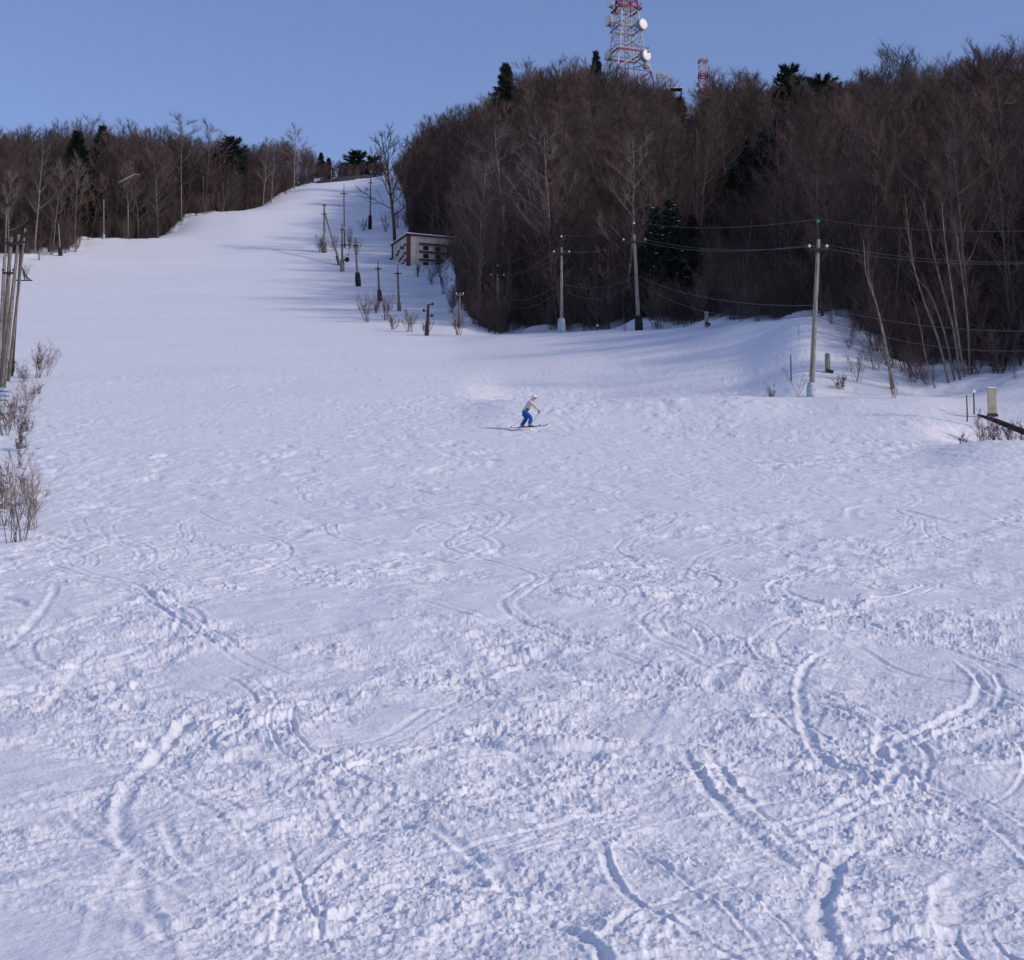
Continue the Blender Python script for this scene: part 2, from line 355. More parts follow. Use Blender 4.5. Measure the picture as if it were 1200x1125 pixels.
dz[:n1] += lumps(xn, yn, 0.55, 97, dens * 0.34) * 0.22 * fadeout(rn, 40, 60)
dz[:n1] += lumps(xn, yn, 0.13, 61, dens * .8) * 0.45 * fadeout(rn, 28, 50)
dz[:n1] += lumps(xn, yn, 0.065, 71, dens * 1.2 + 0.04) * 0.62 * fadeout(rn, 20, 40)
dz[:n1] += lumps(xn, yn, 0.034, 81, dens * 1.3 + 0.10) * 0.8 * fadeout(rn, 12, 22)
# far chop keeps its slope but grows with the distance
dz += fbm(xs / 0.55, ys / 1.0, 41, 4) * 0.026 * np.clip(.75 + 1.1 * fbm(xs / 9, ys / 16, 47, 3), .15, 1.6) * np.clip((rs - 25) / 40, 0, 1) * rough
dz *= np.clip((rs + 2) / 17, .5, 1) * 1.05
dz += groove
dz *= np.clip((rs - 0.5) / 3, 0, 1)
dz += fbm(xs / 0.22, ys / 0.5, 43, 2) * 0.009 * (.4 + rough) * np.clip((rs - 30) / 30, 0, 1)
off = np.clip((FM[i0:i1, ja:jb] + 6) / 8, 0, 1)       # no skiing in the woods
edge = fadeout(rs, 110, 150)
Z[i0:i1, ja:jb] += dz * (1 - off) * edge * np.clip((1.05 - np.abs(azs)) / .25, 0, 1)[None]
Z += np.where(FM > -8, fbm(X / 3.0, Y / 3.0, 91, 3) * 0.35 * np.clip((FM + 8) / 10, 0, 1), 0)

n = NA * NR
co = np.empty((n, 3), np.float32); co[:, 0] = X.ravel(); co[:, 1] = Y.ravel(); co[:, 2] = Z.ravel()
ii, jj = np.meshgrid(np.arange(NR - 1), np.arange(NA - 1), indexing='ij')
a_ = (ii * NA + jj).ravel(); quads = np.stack([a_, a_ + 1, a_ + NA + 1, a_ + NA], 1)[:, ::-1]
me = bpy.data.meshes.new('snow_slope')
me.vertices.add(n); me.vertices.foreach_set('co', co.ravel())
me.loops.add(quads.size); me.loops.foreach_set('vertex_index', quads.ravel().astype(np.int32))
me.polygons.add(len(quads)); me.polygons.foreach_set('loop_start', np.arange(0, quads.size, 4, dtype=np.int32))
me.polygons.foreach_set('use_smooth', np.ones(len(quads), bool))
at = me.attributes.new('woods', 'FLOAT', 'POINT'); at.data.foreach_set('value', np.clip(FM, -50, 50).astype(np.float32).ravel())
me.update(calc_edges=True)
ground = bpy.data.objects.new('snow_slope', me); C.objects.link(ground)
ground['kind'] = 'structure'; ground['label'] = 'white ski slope of chopped snow with ski tracks'
del X, Y, Z, FM, co, quads, roll, a_, ii, jj, xs, ys, rs, dz, rough, patch, patch2, smear, groove, amp, b1, b2, off, edge

# ------------------------------------------------------------------ materials
def mat(name, col, rough=0.8, var=0.0, scale=5.0, col2=None, metallic=0.0, bump=0.0, objvar=0.0, stretch=None):
    m = bpy.data.materials.new(name); m.use_nodes = True; N = m.node_tree.nodes; L = m.node_tree.links
    b = N['Principled BSDF']; b.inputs['Roughness'].default_value = rough; b.inputs['Metallic'].default_value = metallic
    b.inputs['Specular IOR Level'].default_value = 0.25
    tc = N.new('ShaderNodeTexCoord'); nz = N.new('ShaderNodeTexNoise'); nz.inputs['Scale'].default_value = scale; nz.inputs['Detail'].default_value = 4
    if stretch:
        mp = N.new('ShaderNodeMapping'); mp.inputs['Scale'].default_value = stretch
        L.new(tc.outputs['Object'], mp.inputs[0]); L.new(mp.outputs[0], nz.inputs['Vector'])
    else: L.new(tc.outputs['Object'], nz.inputs['Vector'])
    c2 = col2 or tuple(c * (1 - var) for c in col)
    rp = N.new('ShaderNodeValToRGB'); rp.color_ramp.elements[0].position = .38; rp.color_ramp.elements[1].position = .62
    rp.color_ramp.elements[0].color = (*c2, 1); rp.color_ramp.elements[1].color = (*col, 1)
    L.new(nz.outputs[0], rp.inputs[0]); out = rp.outputs[0]
    if objvar:
        oi = N.new('ShaderNodeObjectInfo'); hs = N.new('ShaderNodeHueSaturation')
        mr = N.new('ShaderNodeMapRange'); mr.inputs[3].default_value = 1 - objvar; mr.inputs[4].default_value = 1 + objvar
        L.new(oi.outputs['Random'], mr.inputs[0]); L.new(mr.outputs[0], hs.inputs['Value'])
        m2 = N.new('ShaderNodeMapRange'); m2.inputs[3].default_value = 0.48; m2.inputs[4].default_value = 0.525
        mm = N.new('ShaderNodeMath'); mm.operation = 'FRACT'; mu = N.new('ShaderNodeMath'); mu.operation = 'MULTIPLY'; mu.inputs[1].default_value = 7.31
        L.new(oi.outputs['Random'], mu.inputs[0]); L.new(mu.outputs[0], mm.inputs[0]); L.new(mm.outputs[0], m2.inputs[0]); L.new(m2.outputs[0], hs.inputs['Hue'])
        L.new(out, hs.inputs['Color']); out = hs.outputs[0]
    L.new(out, b.inputs['Base Color'])
    if bump:
        bp = N.new('ShaderNodeBump'); bp.inputs['Strength'].default_value = bump; bp.inputs['Distance'].default_value = 0.02
        L.new(nz.outputs[0], bp.inputs['Height']); L.new(bp.outputs[0], b.inputs['Normal'])
    return m
def snow_mat():
    m = bpy.data.materials.new('packed_snow'); m.use_nodes = True; N = m.node_tree.nodes; L = m.node_tree.links
    b = N['Principled BSDF']; b.inputs['Roughness'].default_value = 0.55; b.inputs['Specular IOR Level'].default_value = 0.2
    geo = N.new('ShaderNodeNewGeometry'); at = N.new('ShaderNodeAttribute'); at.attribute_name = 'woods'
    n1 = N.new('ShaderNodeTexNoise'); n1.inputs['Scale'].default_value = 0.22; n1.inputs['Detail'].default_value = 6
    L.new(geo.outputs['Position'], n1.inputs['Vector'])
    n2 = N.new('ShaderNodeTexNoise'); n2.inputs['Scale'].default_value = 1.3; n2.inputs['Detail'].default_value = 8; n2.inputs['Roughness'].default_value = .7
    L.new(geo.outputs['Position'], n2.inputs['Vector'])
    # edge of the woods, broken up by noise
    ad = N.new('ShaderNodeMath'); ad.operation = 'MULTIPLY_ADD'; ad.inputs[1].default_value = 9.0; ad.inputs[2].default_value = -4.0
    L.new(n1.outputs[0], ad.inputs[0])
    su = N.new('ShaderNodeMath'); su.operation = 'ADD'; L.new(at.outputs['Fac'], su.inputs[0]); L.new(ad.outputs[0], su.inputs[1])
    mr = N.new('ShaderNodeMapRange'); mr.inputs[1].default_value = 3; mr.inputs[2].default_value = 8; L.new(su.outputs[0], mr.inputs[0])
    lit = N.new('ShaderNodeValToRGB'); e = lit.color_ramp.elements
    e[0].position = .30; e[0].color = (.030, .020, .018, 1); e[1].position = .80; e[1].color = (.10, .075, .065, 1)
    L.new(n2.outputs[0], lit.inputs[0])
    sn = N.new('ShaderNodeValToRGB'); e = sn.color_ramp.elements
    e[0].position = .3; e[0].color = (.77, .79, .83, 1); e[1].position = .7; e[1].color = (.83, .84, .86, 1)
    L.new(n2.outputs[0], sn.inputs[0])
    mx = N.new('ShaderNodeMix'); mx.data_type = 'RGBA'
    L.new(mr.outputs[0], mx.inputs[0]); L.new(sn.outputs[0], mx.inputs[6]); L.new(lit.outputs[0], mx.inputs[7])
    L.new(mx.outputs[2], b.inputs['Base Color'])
    # grain: fine near by, and wind-scoured ridges farther up
    g1 = N.new('ShaderNodeTexNoise'); g1.inputs['Scale'].default_value = 28; g1.inputs['Detail'].default_value = 5; g1.inputs['Roughness'].default_value = .65
    L.new(geo.outputs['Position'], g1.inputs['Vector'])
    bp = N.new('ShaderNodeBump'); bp.inputs['Strength'].default_value = 0.5; bp.inputs['Distance'].default_value = 0.012
    L.new(g1.outputs[0], bp.inputs['Height'])
    mp = N.new('ShaderNodeMapping'); mp.inputs['Scale'].default_value = (0.7, 0.5, 0.7); L.new(geo.outputs['Position'], mp.inputs[0])
    g2 = N.new('ShaderNodeTexNoise'); g2.inputs['Scale'].default_value = 4.0; g2.inputs['Detail'].default_value = 7; g2.inputs['Roughness'].default_value = .68
    L.new(mp.outputs[0], g2.inputs['Vector'])
    b2 = N.new('ShaderNodeBump'); b2.inputs['Strength'].default_value = 0.55; b2.inputs['Distance'].default_value = 0.06
    L.new(g2.outputs[0], b2.inputs['Height']); L.new(bp.outputs[0], b2.inputs['Normal']); L.new(b2.outputs[0], b.inputs['Normal'])
    return m
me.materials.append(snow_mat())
M = dict(
  bark=mat('grey_brown_bark', (.095, .080, .078), .9, .4, 3, objvar=.5),
  twig=mat('bare_brown_twigs', (.098, .068, .058), .9, .35, 1.2, objvar=.6),
  paletwig=mat('pale_pinkish_twigs', (.165, .135, .128), .9, .3, 1.2, objvar=.2),
  birch=mat('pale_birch_bark', (.27, .24, .215), .8, .5, 6, col2=(.13, .11, .10)),
  slim=mat('tan_sapling_bark', (.24, .195, .165), .85, .4, 2, objvar=.2),
  needle=mat('dark_green_needles', (.022, .036, .026), .8, .5, 2),
  dbark=mat('dark_bark', (.06, .045, .04), .9, .4, 3),
  leaf=mat('rusty_dry_leaves', (.22, .10, .065), .85, .4, 4),
  snow=mat('settled_snow', (.80, .83, .88), .7, .06, 2),
  wood=mat('weathered_pole_wood', (.20, .175, .15), .85, .55, 4, stretch=(5, 5, .5)),
  conc=mat('grey_concrete', (.29, .275, .24), .85, .45, 3, stretch=(5, 5, .7)),
  dkmetal=mat('dark_iron', (.03, .03, .032), .6, .3, 6),
  black=mat('black_padding', (.018, .018, .022), .7, .3, 4),
  pad=mat('pale_blue_wrap', (.42, .50, .60), .7, .3, 5),
  white=mat('white_paint', (.56, .55, .55), .6, .2, 2),
  red=mat('red_tower_paint', (.30, .035, .045), .6, .25, 2),
  glass=mat('green_glass_insulator', (.05, .28, .20), .2, .2, 5),
  porc=mat('white_porcelain', (.75, .75, .74), .3, .1, 5),
  dish=mat('grey_dish_shell', (.32, .33, .35), .6, .15, 2),
  cream=mat('cream_render', (.60, .55, .49), .85, .2, 1.2),
  brown=mat('brown_red_paint', (.10, .04, .042), .8, .3, 2),
  wglass=mat('dark_window_glass', (.03, .035, .045), .15, .2, 1),
  wire=mat('weathered_cable', (.10, .10, .10), .6, .2, 2),
  plate=mat('yellowed_plate', (.42, .38, .28), .8, .2, 3),
  skin=mat('skin', (.50, .30, .22), .6, .1, 3),
  jacket=mat('cream_jacket', (.58, .53, .47), .8, .15, 6),
  blue=mat('blue_ski_trousers', (.012, .09, .36), .75, .3, 5),
  helmet=mat('white_helmet', (.78, .78, .80), .3, .05, 3),
  boot=mat('grey_boot', (.22, .23, .24), .5, .2, 5),
  hair=mat('dark_hair', (.03, .02, .015), .8, .3, 8),
)

# ------------------------------------------------------------------ mesh helpers
class MB:
    def __init__(s): s.v = []; s.f = []; s.m = []
    def add(s, vs, fs, mi=0):
        b = len(s.v); s.v += [tuple(p) for p in vs]; s.f += [tuple(b + i for i in f) for f in fs]; s.m += [mi] * len(fs)
    def tube(s, pts, rad, n=6, mi=0, cap=True):
        pts = [Vector(p) for p in pts]; k = len(pts); vs = []
        if isinstance(rad, (int, float)): rad = [rad] * k
        ref = None
        for i in range(k):
            d = (pts[min(i+1, k-1)] - pts[max(i-1, 0)]);
            if d.length < 1e-9: d = Vector((0, 0, 1))
            d.normalize()
            if ref is None: ref = Vector((1, 0, 0)) if abs(d.x) < .8 else Vector((0, 1, 0))
            a = (ref - d * ref.dot(d)).normalized(); b = d.cross(a); ref = a
            for j in range(n):
                t = 2 * math.pi * j / n; vs.append(pts[i] + (a * math.cos(t) + b * math.sin(t)) * rad[i])
        fs = [(i*n+j, i*n+(j+1) % n, (i+1)*n+(j+1) % n, (i+1)*n+j) for i in range(k-1) for j in range(n)]
        if cap: fs += [tuple(range(n))[::-1], tuple((k-1)*n + j for j in range(n))]
        s.add(vs, fs, mi)
    def spike(s, a, b, r, mi=0):
        a = Vector(a); b = Vector(b); d = (b - a)
        if d.length < 1e-6: return
        d.normalize(); ref = Vector((1, 0, 0)) if abs(d.x) < .8 else Vector((0, 1, 0))
        p = (ref - d * ref.dot(d)).normalized(); q = d.cross(p)
        vs = [a + p * r, a + (p * -.5 + q * .87) * r, a + (p * -.5 - q * .87) * r, b]
        s.add(vs, [(0, 1, 3), (1, 2, 3), (2, 0, 3)], mi)
    def box(s, c, sz, R=None, mi=0, bev=0):
        x, y, z = [k / 2 for k in sz]; c = Vector(c)
        vs = [Vector((a*x, b*y, d*z)) for d in (-1, 1) for a, b in ((-1, -1), (1, -1), (1, 1), (-1, 1))]
        if R: vs = [R @ q for q in vs]
        s.add([q + c for q in vs], [(3, 2, 1, 0), (4, 5, 6, 7), (0, 1, 5, 4), (1, 2, 6, 5), (2, 3, 7, 6), (3, 0, 4, 7)], mi)
    def lathe(s, o, ax, prof, n=14, mi=0):
        o = Vector(o); ax = Vector(ax).normalized(); ref = Vector((0, 0, 1)) if abs(ax.z) < .8 else Vector((1, 0, 0))
        a = (ref - ax * ref.dot(ax)).normalized(); b = ax.cross(a); vs = []
        for h, r in prof:
            for j in range(n):
                t = 2*math.pi*j/n; vs.append(o + ax * h + (a*math.cos(t) + b*math.sin(t)) * r)
        k = len(prof)
        fs = [(i*n+j, i*n+(j+1) % n, (i+1)*n+(j+1) % n, (i+1)*n+j) for i in range(k-1) for j in range(n)]
        fs += [tuple(range(n))[::-1], tuple((k-1)*n + j for j in range(n))]
        s.add(vs, fs, mi)
    def blob(s, c, rx, ry, rz, mi=0, n=8, jit=0.0):
        vs = []; fs = []; c = Vector(c)
        for i in range(n + 1):
            ph = math.pi * i / n
            for j in range(n * 2):
                t = math.pi * j / n; k = 1 + random.uniform(-jit, jit)
                vs.append(c + Vector((rx*math.sin(ph)*math.cos(t)*k, ry*math.sin(ph)*math.sin(t)*k, rz*math.cos(ph)*k)))
        m_ = n * 2
        for i in range(n):
            for j in range(m_): fs.append((i*m_+j, (i+1)*m_+j, (i+1)*m_+(j+1) % m_, i*m_+(j+1) % m_))
        s.add(vs, fs, mi)
    def mesh(s, name, mats, smooth=False):
        m_ = bpy.data.meshes.new(name); m_.from_pydata(s.v, [], s.f)
        for q in (mats if isinstance(mats, (list, tuple)) else [mats]): m_.materials.append(q)
        m_.polygons.foreach_set('material_index', s.m)
        if smooth: m_.polygons.foreach_set('use_smooth', [True] * len(s.f))
        m_.update(); return m_
def lobj(name, mesh, parent=None, loc=None):
    o = bpy.data.objects.new(name, mesh); C.objects.link(o)
    if parent: o.parent = parent
    if loc is not None: o.location = loc
    return o
def thing(name, label, cat, loc, group=None, mesh=None, rz=0):
    o = lobj(name, mesh, None, loc); o.rotation_euler = (0, 0, rz)
    o['label'] = label; o['category'] = cat
    if group: o['group'] = group
    return o
def part(name, mb, mats, parent, smooth=False, label=None):
    o = lobj(name, mb.mesh(name, mats, smooth), parent)
    if label: o['label'] = label
    return o

# ------------------------------------------------------------------ trees
R = random.Random(5)
def rv(s=1): return Vector((R.uniform(-s, s), R.uniform(-s, s), R.uniform(-s, s)))
def bough(p, d, L, n, wob, up):
    pts = [Vector(p)]; d = Vector(d).normalized()
    for i in range(n):
        d = (d + rv(wob) + Vector((0, 0, up))).normalized(); pts.append(pts[-1] + d * L / n)
    return pts
def bare(Ht, lean=0.03, spread=0.45, nl=14, nsub=6, ntw=9, tr=0.15, first=0.22, twig_r=.012, up=.08, subr=1.0, seed=0):
    R.seed(seed); t = MB(); c = MB()
    tp = bough((0, 0, -0.4), (R.uniform(-lean, lean), R.uniform(-lean, lean), 1), Ht + .4, 9, 0.055, 0.04)
    n = len(tp)
    t.tube(tp, [tr * (1.25 if i == 0 else 1) * (1 - i / (n - .7)) ** .85 + .012 for i in range(n)], 6)
    def at(q): k = q * (n - 1); i = min(int(k), n - 2); return tp[i].lerp(tp[i+1], k - i)
    for i in range(nl):
        q = first + (0.97 - first) * (i + R.random()) / nl
        a = i * 2.4 + R.uniform(-.6, .6); L = Ht * spread * (1.12 - q) * R.uniform(.6, 1.2) + Ht * .05
        lp = bough(at(q), (math.cos(a), math.sin(a), R.uniform(.45, 1.3)), L, 5, .16, up)
        rr = tr * .42 * (1.1 - q) + .018
        t.tube(lp, [rr * (1 - .17 * k) for k in range(6)], 4, cap=False)
        for j in range(nsub):
            s_ = .25 + .75 * (j + R.random()) / nsub; k = min(int(s_ * 5), 4); p0 = lp[k].lerp(lp[k+1], s_ * 5 - k if s_ * 5 - k <= 1 else 1)
            d0 = ((lp[k+1] - lp[k]).normalized() + rv(.8) + Vector((0, 0, .25))).normalized(); L2 = L * R.uniform(.22, .45) + .3
            sp = bough(p0, d0, L2, 3, .22, up)
            c.tube(sp, [.022*subr, .018*subr, .013*subr, .009*subr], 3, cap=False)
            for m_ in range(ntw):
                s2 = .15 + .85 * (m_ + R.random()) / ntw; k2 = min(int(s2 * 3), 2); p2 = sp[k2].lerp(sp[k2+1], s2 * 3 - k2)
                d2 = ((sp[k2+1] - sp[k2]).normalized() + rv(.75) + Vector((0, 0, .15))).normalized()
                c.spike(p2, p2 + d2 * R.uniform(.45, 1.25), twig_r)
    for m_ in range(24):
        p0 = at(R.uniform(.7, 1)); c.spike(p0, p0 + (rv(.7) + Vector((0, 0, .8))).normalized() * R.uniform(.6, 1.4), twig_r * 1.2)
    return t, c
def conifer(Ht, base=0.15, width=0.22, lay=17, seed=0, flat=False, snow=0):
    R.seed(seed); t = MB(); c = MB(); s = MB()
    tp = bough((0, 0, -.4), (0, 0, 1), Ht + .4, 6, .012, 0)
    t.tube(tp, [.17 * (1 - i / 6.3) + .01 for i in range(7)], 6)
    for i in range(lay):
        q = base + (1 - base) * (i + R.uniform(-.2, .2)) / lay; z = Ht * q
        if flat: wd = Ht * width * (math.sin(min(1, (1.06 - q) / (1.06 - base)) * 2.2) ** .8 if q < 1.05 else .2) * R.uniform(.6, 1.15)
        else: wd = Ht * width * (1.03 - q) / (1.03 - base) * R.uniform(.75, 1.15) + .15
        nb = 9 if wd > .8 else 6
        for j in range(nb):
            if R.random() < .12: continue
            a = 6.28 * j / nb + R.uniform(-.35, .35) + i; L = wd * R.uniform(.65, 1.15)
            d = Vector((math.cos(a), math.sin(a), R.uniform(.15, .5) if flat else R.uniform(-.25, .12)))
            bp_ = bough((0, 0, z), d, L, 3, .08, .05 if flat else .04)
            c.tube(bp_, [.03, .022, .015, .008], 3, cap=False)
            nn = int(20 + L * 30)
            for m_ in range(nn):
                k = R.random() ** .7 * 3; kk = min(int(k), 2); p0 = bp_[kk].lerp(bp_[kk+1], k - kk)
                e = ((bp_[kk+1] - bp_[kk]).normalized() * .7 + rv(.9) + Vector((0, 0, .35 if flat else -.22))).normalized()
                c.spike(p0, p0 + e * R.uniform(.3, .75), .07)
            if snow and R.random() < snow:
                p0 = bp_[2]; s.blob(p0 + Vector((0, 0, .05)), R.uniform(.12, .3), R.uniform(.12, .3), .06, n=4, jit=.2)
    return t, c, s
def shrub(Ht, nst=9, spread=.5, tw=8, r=.014, seed=0, leaves=0):
    R.seed(seed); t = MB(); c = MB(); lf = MB()
    for i in range(nst):
        a = R.uniform(0, 6.28); s_ = R.uniform(.05, spread)
        b = bough((R.uniform(-.12, .12) * nst / 6, R.uniform(-.12, .12) * nst / 6, -.1), (math.cos(a) * s_, math.sin(a) * s_, 1), Ht * R.uniform(.55, 1.1), 4, .13, .06)
        t.tube(b, [r, r*.8, r*.6, r*.4, r*.2], 3, cap=False)
        for j in range(tw):
            q = R.uniform(.25, 1) * 4; k = min(int(q), 3); p0 = b[k].lerp(b[k+1], q - k)
            e = ((b[k+1] - b[k]).normalized() + rv(.7)).normalized(); L = Ht * R.uniform(.1, .28)
            q1 = p0 + e * L; c.tube([p0, p0.lerp(q1, .5) + rv(.04 * Ht), q1], [r * .45, r * .35, r * .2], 3, cap=False)
            for _ in range(4):
                w0 = p0.lerp(q1, R.uniform(.3, 1)); c.spike(w0, w0 + (e + rv(.8)).normalized() * L * R.uniform(.35, .8), r * .3)
            if leaves and R.random() < leaves:
                for _ in range(3):
                    w_ = p0 + e * L * R.uniform(.3, 1); d1 = rv(.04); d2 = rv(.04)
                    lf.add([w_, w_ + d1, w_ + d1 + d2 + rv(.01), w_ + d2 + rv(.02)], [(0, 1, 2), (0, 2, 3)])
    return t, c, lf
# prototypes: meshes only, shared by all copies
def two(name, tc, m1, m2):
    t, c = tc[0], tc[1]; j = MB(); j.add(t.v, t.f, 0); j.add(c.v, c.f, 1)
    return (t.mesh('trunk', m1), c.mesh('crown', m2), j.mesh(name, [m1, m2]))
BARE = []
for k, (h, sp, nl, nsub, ntw, fi, up) in enumerate([(13, .40, 15, 6, 9, .28, .08), (15, .36, 16, 6, 9, .32, .10), (11, .50, 14, 6, 9, .2, .05),
      (14, .30, 17, 6, 8, .25, .14), (12, .42, 15, 7, 8, .18, .1), (16, .45, 17, 6, 10, .35, .04), (10, .45, 13, 6, 9, .15, .1)]):
    BARE.append((h, two('bare_tree', bare(h, .06, sp, nl, nsub, ntw, .11 + .01 * k % .05, fi, .0125, up, seed=100 + k), M['bark'], M['twig'])))
BIR = []
for k, (h, sp) in enumerate([(15, .26), (13, .22), (14, .3)]):
    BIR.append((h, two('birch_tree', bare(h, .10, sp, 15, 6, 10, .10, .3, .0125, .10, seed=300 + k), M['birch'], M['paletwig'])))
CON = []
for k, (h, wdt, fl, bs, sn) in enumerate([(15, .27, False, .10, .0), (13, .28, False, .1, .55), (13, .26, True, .5, 0), (15, .30, False, .05, .35)]):
    t, c, s = conifer(h, bs, wdt, 30 if not fl else 11, 400 + k, fl, sn)
    CON.append((h, (t.mesh('trunk', M['dbark']), c.mesh('crown', M['needle']), s.mesh('snow', M['snow'], True) if s.v else None), (t, c)))
SHR = []
for k in range(4):
    SHR.append((1.9, two('shrub', shrub(1.9 + .3 * k, 13, .6, 12, .016, 500 + k)[:2], M['bark'], M['twig'])))

def plant(name, proto, loc, sc, rz, label, cat, group=None, tilt=(0, 0), sx=None):
    e = thing(name, label, cat, loc, group); e.rotation_euler = (tilt[0], tilt[1], rz); e.scale = (sx or sc, sx or sc, sc)
    lobj('trunk', proto[0], e); lobj('crown', proto[1], e)
    if len(proto) > 2 and isinstance(proto[2], bpy.types.Mesh) and proto[2].name.startswith('snow'): lobj('snow', proto[2], e)
    return e

# candidate places
cand = []
gx = np.arange(-230, 330, 3.5)
for i, y in enumerate(np.arange(45, 480, 3.5)):
    xx = gx + rng.uniform(-1.5, 1.5, len(gx)) + (i % 2) * 1.8; yy = y + rng.uniform(-1.5, 1.5, len(gx))
    f = forest(xx, yy); u = 600 + F * xx / yy
    crest = np.where(u > 455, ipl([455, 600, 800, 1000, 1200, 1900, 3600], [420, 378, 362, 300, 262, 230, 150], u), ipl([-500, 0, 300, 452], [385, 380, 440, 500], u))
    ok = (f > 1.0) & (yy < crest) & (u > -300) & (u < 3300)  # woods carried on out of view to the right for their shadow
    cand += [(a, b) for a, b in zip(xx[ok], yy[ok])]
cand = np.array(cand); zc = H(cand[:, 0], cand[:, 1])
print('trees', len(cand))
uu, vb = proj(cand[:, 0], cand[:, 1], zc)
idx = rng.integers(0, len(BARE), len(cand)); sc = rng.uniform(.72, 1.08, len(cand)); rz = rng.uniform(0, 6.28, len(cand))
# tree height follows the skyline of the photograph
SKU = [-300, 0, 60, 130, 180, 260, 300, 345, 380, 440, 470, 500, 560, 575, 600, 614, 700, 760, 790, 806, 836, 900, 960, 1000, 1040, 1100, 1200, 1500, 3600]
SKV = [150, 150, 148, 142, 150, 172, 172, 165, 190, 192, 185, 142, 122, 116, 104, 80, 74, 92, 108, 160, 84, 92, 100, 88, 68, 62, 50, 120, 0]
hp = np.array([BARE[k][0] for k in idx], float)
need = np.array([ (P(u_, v_, d_)[2] - z_) for u_, v_, d_, z_ in zip(uu, ipl(SKU, SKV, uu), cand[:, 1], zc)])
lim = need * rng.uniform(.74, 1.05, len(cand))
fcand = forest(cand[:, 0], cand[:, 1])
edge_ = (fcand < 9) & (rng.random(len(cand)) < .75)
idx = np.where(edge_, rng.choice([2, 4, 6], len(cand)), idx); hp = np.array([BARE[k][0] for k in idx], float)
hh = np.minimum(hp * sc * 1.12, lim) * np.where(edge_, rng.uniform(.38, .8, len(cand)), 1)
okh = hh > 3.0
cand, zc, uu, vb, idx, rz, hh, hp = [a[okh] for a in (cand, zc, uu, vb, idx, rz, hh, hp)]
sc = hh / hp
# no trees on the house, the poles' clearing, or the towers
clear = np.ones(len(cand), bool)
for cx, cy, cr in ((-14, 267, 8.5), (-11, 274, 4.5), (-11.5, 254, 5.5), (-9, 246, 3)): clear &= np.hypot(cand[:, 0] - cx, cand[:, 1] - cy) > cr
DARKPATCH = [(788, 165, 17), (768, 172, 12), (835, 190, 18), (812, 178, 16), (875, 235, 20), (905, 225, 18), (850, 175, 16), (800, 168, 14), (870, 200, 16), (886, 180, 14), (845, 215, 16), (860, 205, 12), (895, 215, 12), (915, 225, 12), (925, 250, 8), (965, 262, 14), (593, 332, 10), (699, 350, 6), (782, 312, 8)]
for cu, cD_, cw in DARKPATCH: clear &= ~((np.abs(uu - cu) < cw) & (cand[:, 1] < cD_ + 3) & (cand[:, 1] > cD_ - 60))
# which are seen largest (coarse front-to-back fill)
order = np.argsort(cand[:, 1]); buf = np.zeros((150, 160), np.float32); seen = np.zeros(len(cand))
for k in order:
    if not clear[k]: continue
    px_m = F / cand[k, 1]; wpx = hp[k] * sc[k] * .38 * px_m
    u0 = int(max(0, (uu[k] - wpx/2) / 8)); u1 = int(min(150, (uu[k] + wpx/2) / 8 + 1)); v0 = int(max(0, (vb[k] - hh[k]*px_m*.97) / 4)); v1 = int(min(160, (vb[k]) / 4 + 1))
    if u1 <= u0 or v1 <= v0: continue
    b = buf[v0:v1, u0:u1]; seen[k] = np.clip(1 - b, 0, 1).sum(); b += .45
top = set(np.argsort(-seen)[:285].tolist())
ORD = 'first second third fourth fifth sixth seventh eighth ninth tenth eleventh twelfth thirteenth fourteenth fifteenth sixteenth seventeenth eighteenth nineteenth twentieth'.split()
ZR = [(-400, 'the bundled poles'), (20, 'the bundled poles'), (71, 'the white based post'), (121, 'the post in the dip'), (212, 'the post above the step'), (308, 'the forked birch'), (370, 'the piste crest'), (460, 'the lone tree'),
      (520, 'the cabin'), (584, 'the wood corner pole'), (658, 'the white footed pole'), (747, 'the black based pole'), (828, 'the concrete stub'), (955, 'the tallest pole'), (1045, 'the forked sapling'), (1120, 'the leaning saplings'), (1210, 'the log'), (9000, 'the log')]
def place_names(ks):
    out = {}; cells = {}
    for k in ks:
        z_ = [i for i in range(len(ZR) - 1) if ZR[i][0] <= uu[k] < ZR[i+1][0]][0]
        f_ = float(forest(cand[k:k+1, 0], cand[k:k+1, 1])[0]); tier = 0 if f_ < 6 else 1 if f_ < 18 else 2 if f_ < 50 else 3
        cells.setdefault((z_, tier), []).append(k)
    T = ['front row', 'second rank', 'up the hillside', 'near the skyline']
    for (z_, tier), L_ in cells.items():
        L_.sort(key=lambda k: uu[k])
        for i, k in enumerate(L_):
            a_, b_ = ZR[z_][1][4:], ZR[z_+1][1][4:]
            if a_ == b_: out[k] = '%s bare tree past the %s, %s' % (ORD[min(i, 19)], a_, T[tier])
            else: out[k] = '%s bare tree from %s toward %s, %s' % (ORD[min(i, 19)], a_, b_, T[tier])
    return out
LBR = 'bare brown tree among the dense woods on the steep hillside beneath the lattice towers'
LBL = 'bare brown tree among the far woods bordering the upper snow slope opposite the towers'
NM = place_names([k for k in top if seen[k] > 0 and clear[k]])
stuff = []
for k in range(len(cand)):
    if not clear[k]: continue
    if k in top and seen[k] > 0:
        rgt = uu[k] > 460
        plant('bare_tree', BARE[idx[k]][1], (cand[k, 0], cand[k, 1], zc[k]), sc[k], rz[k], NM[k], 'tree',
              'bare trees of the steep hillside woods' if rgt else 'bare trees of the far woods')
    else: stuff.append(k)
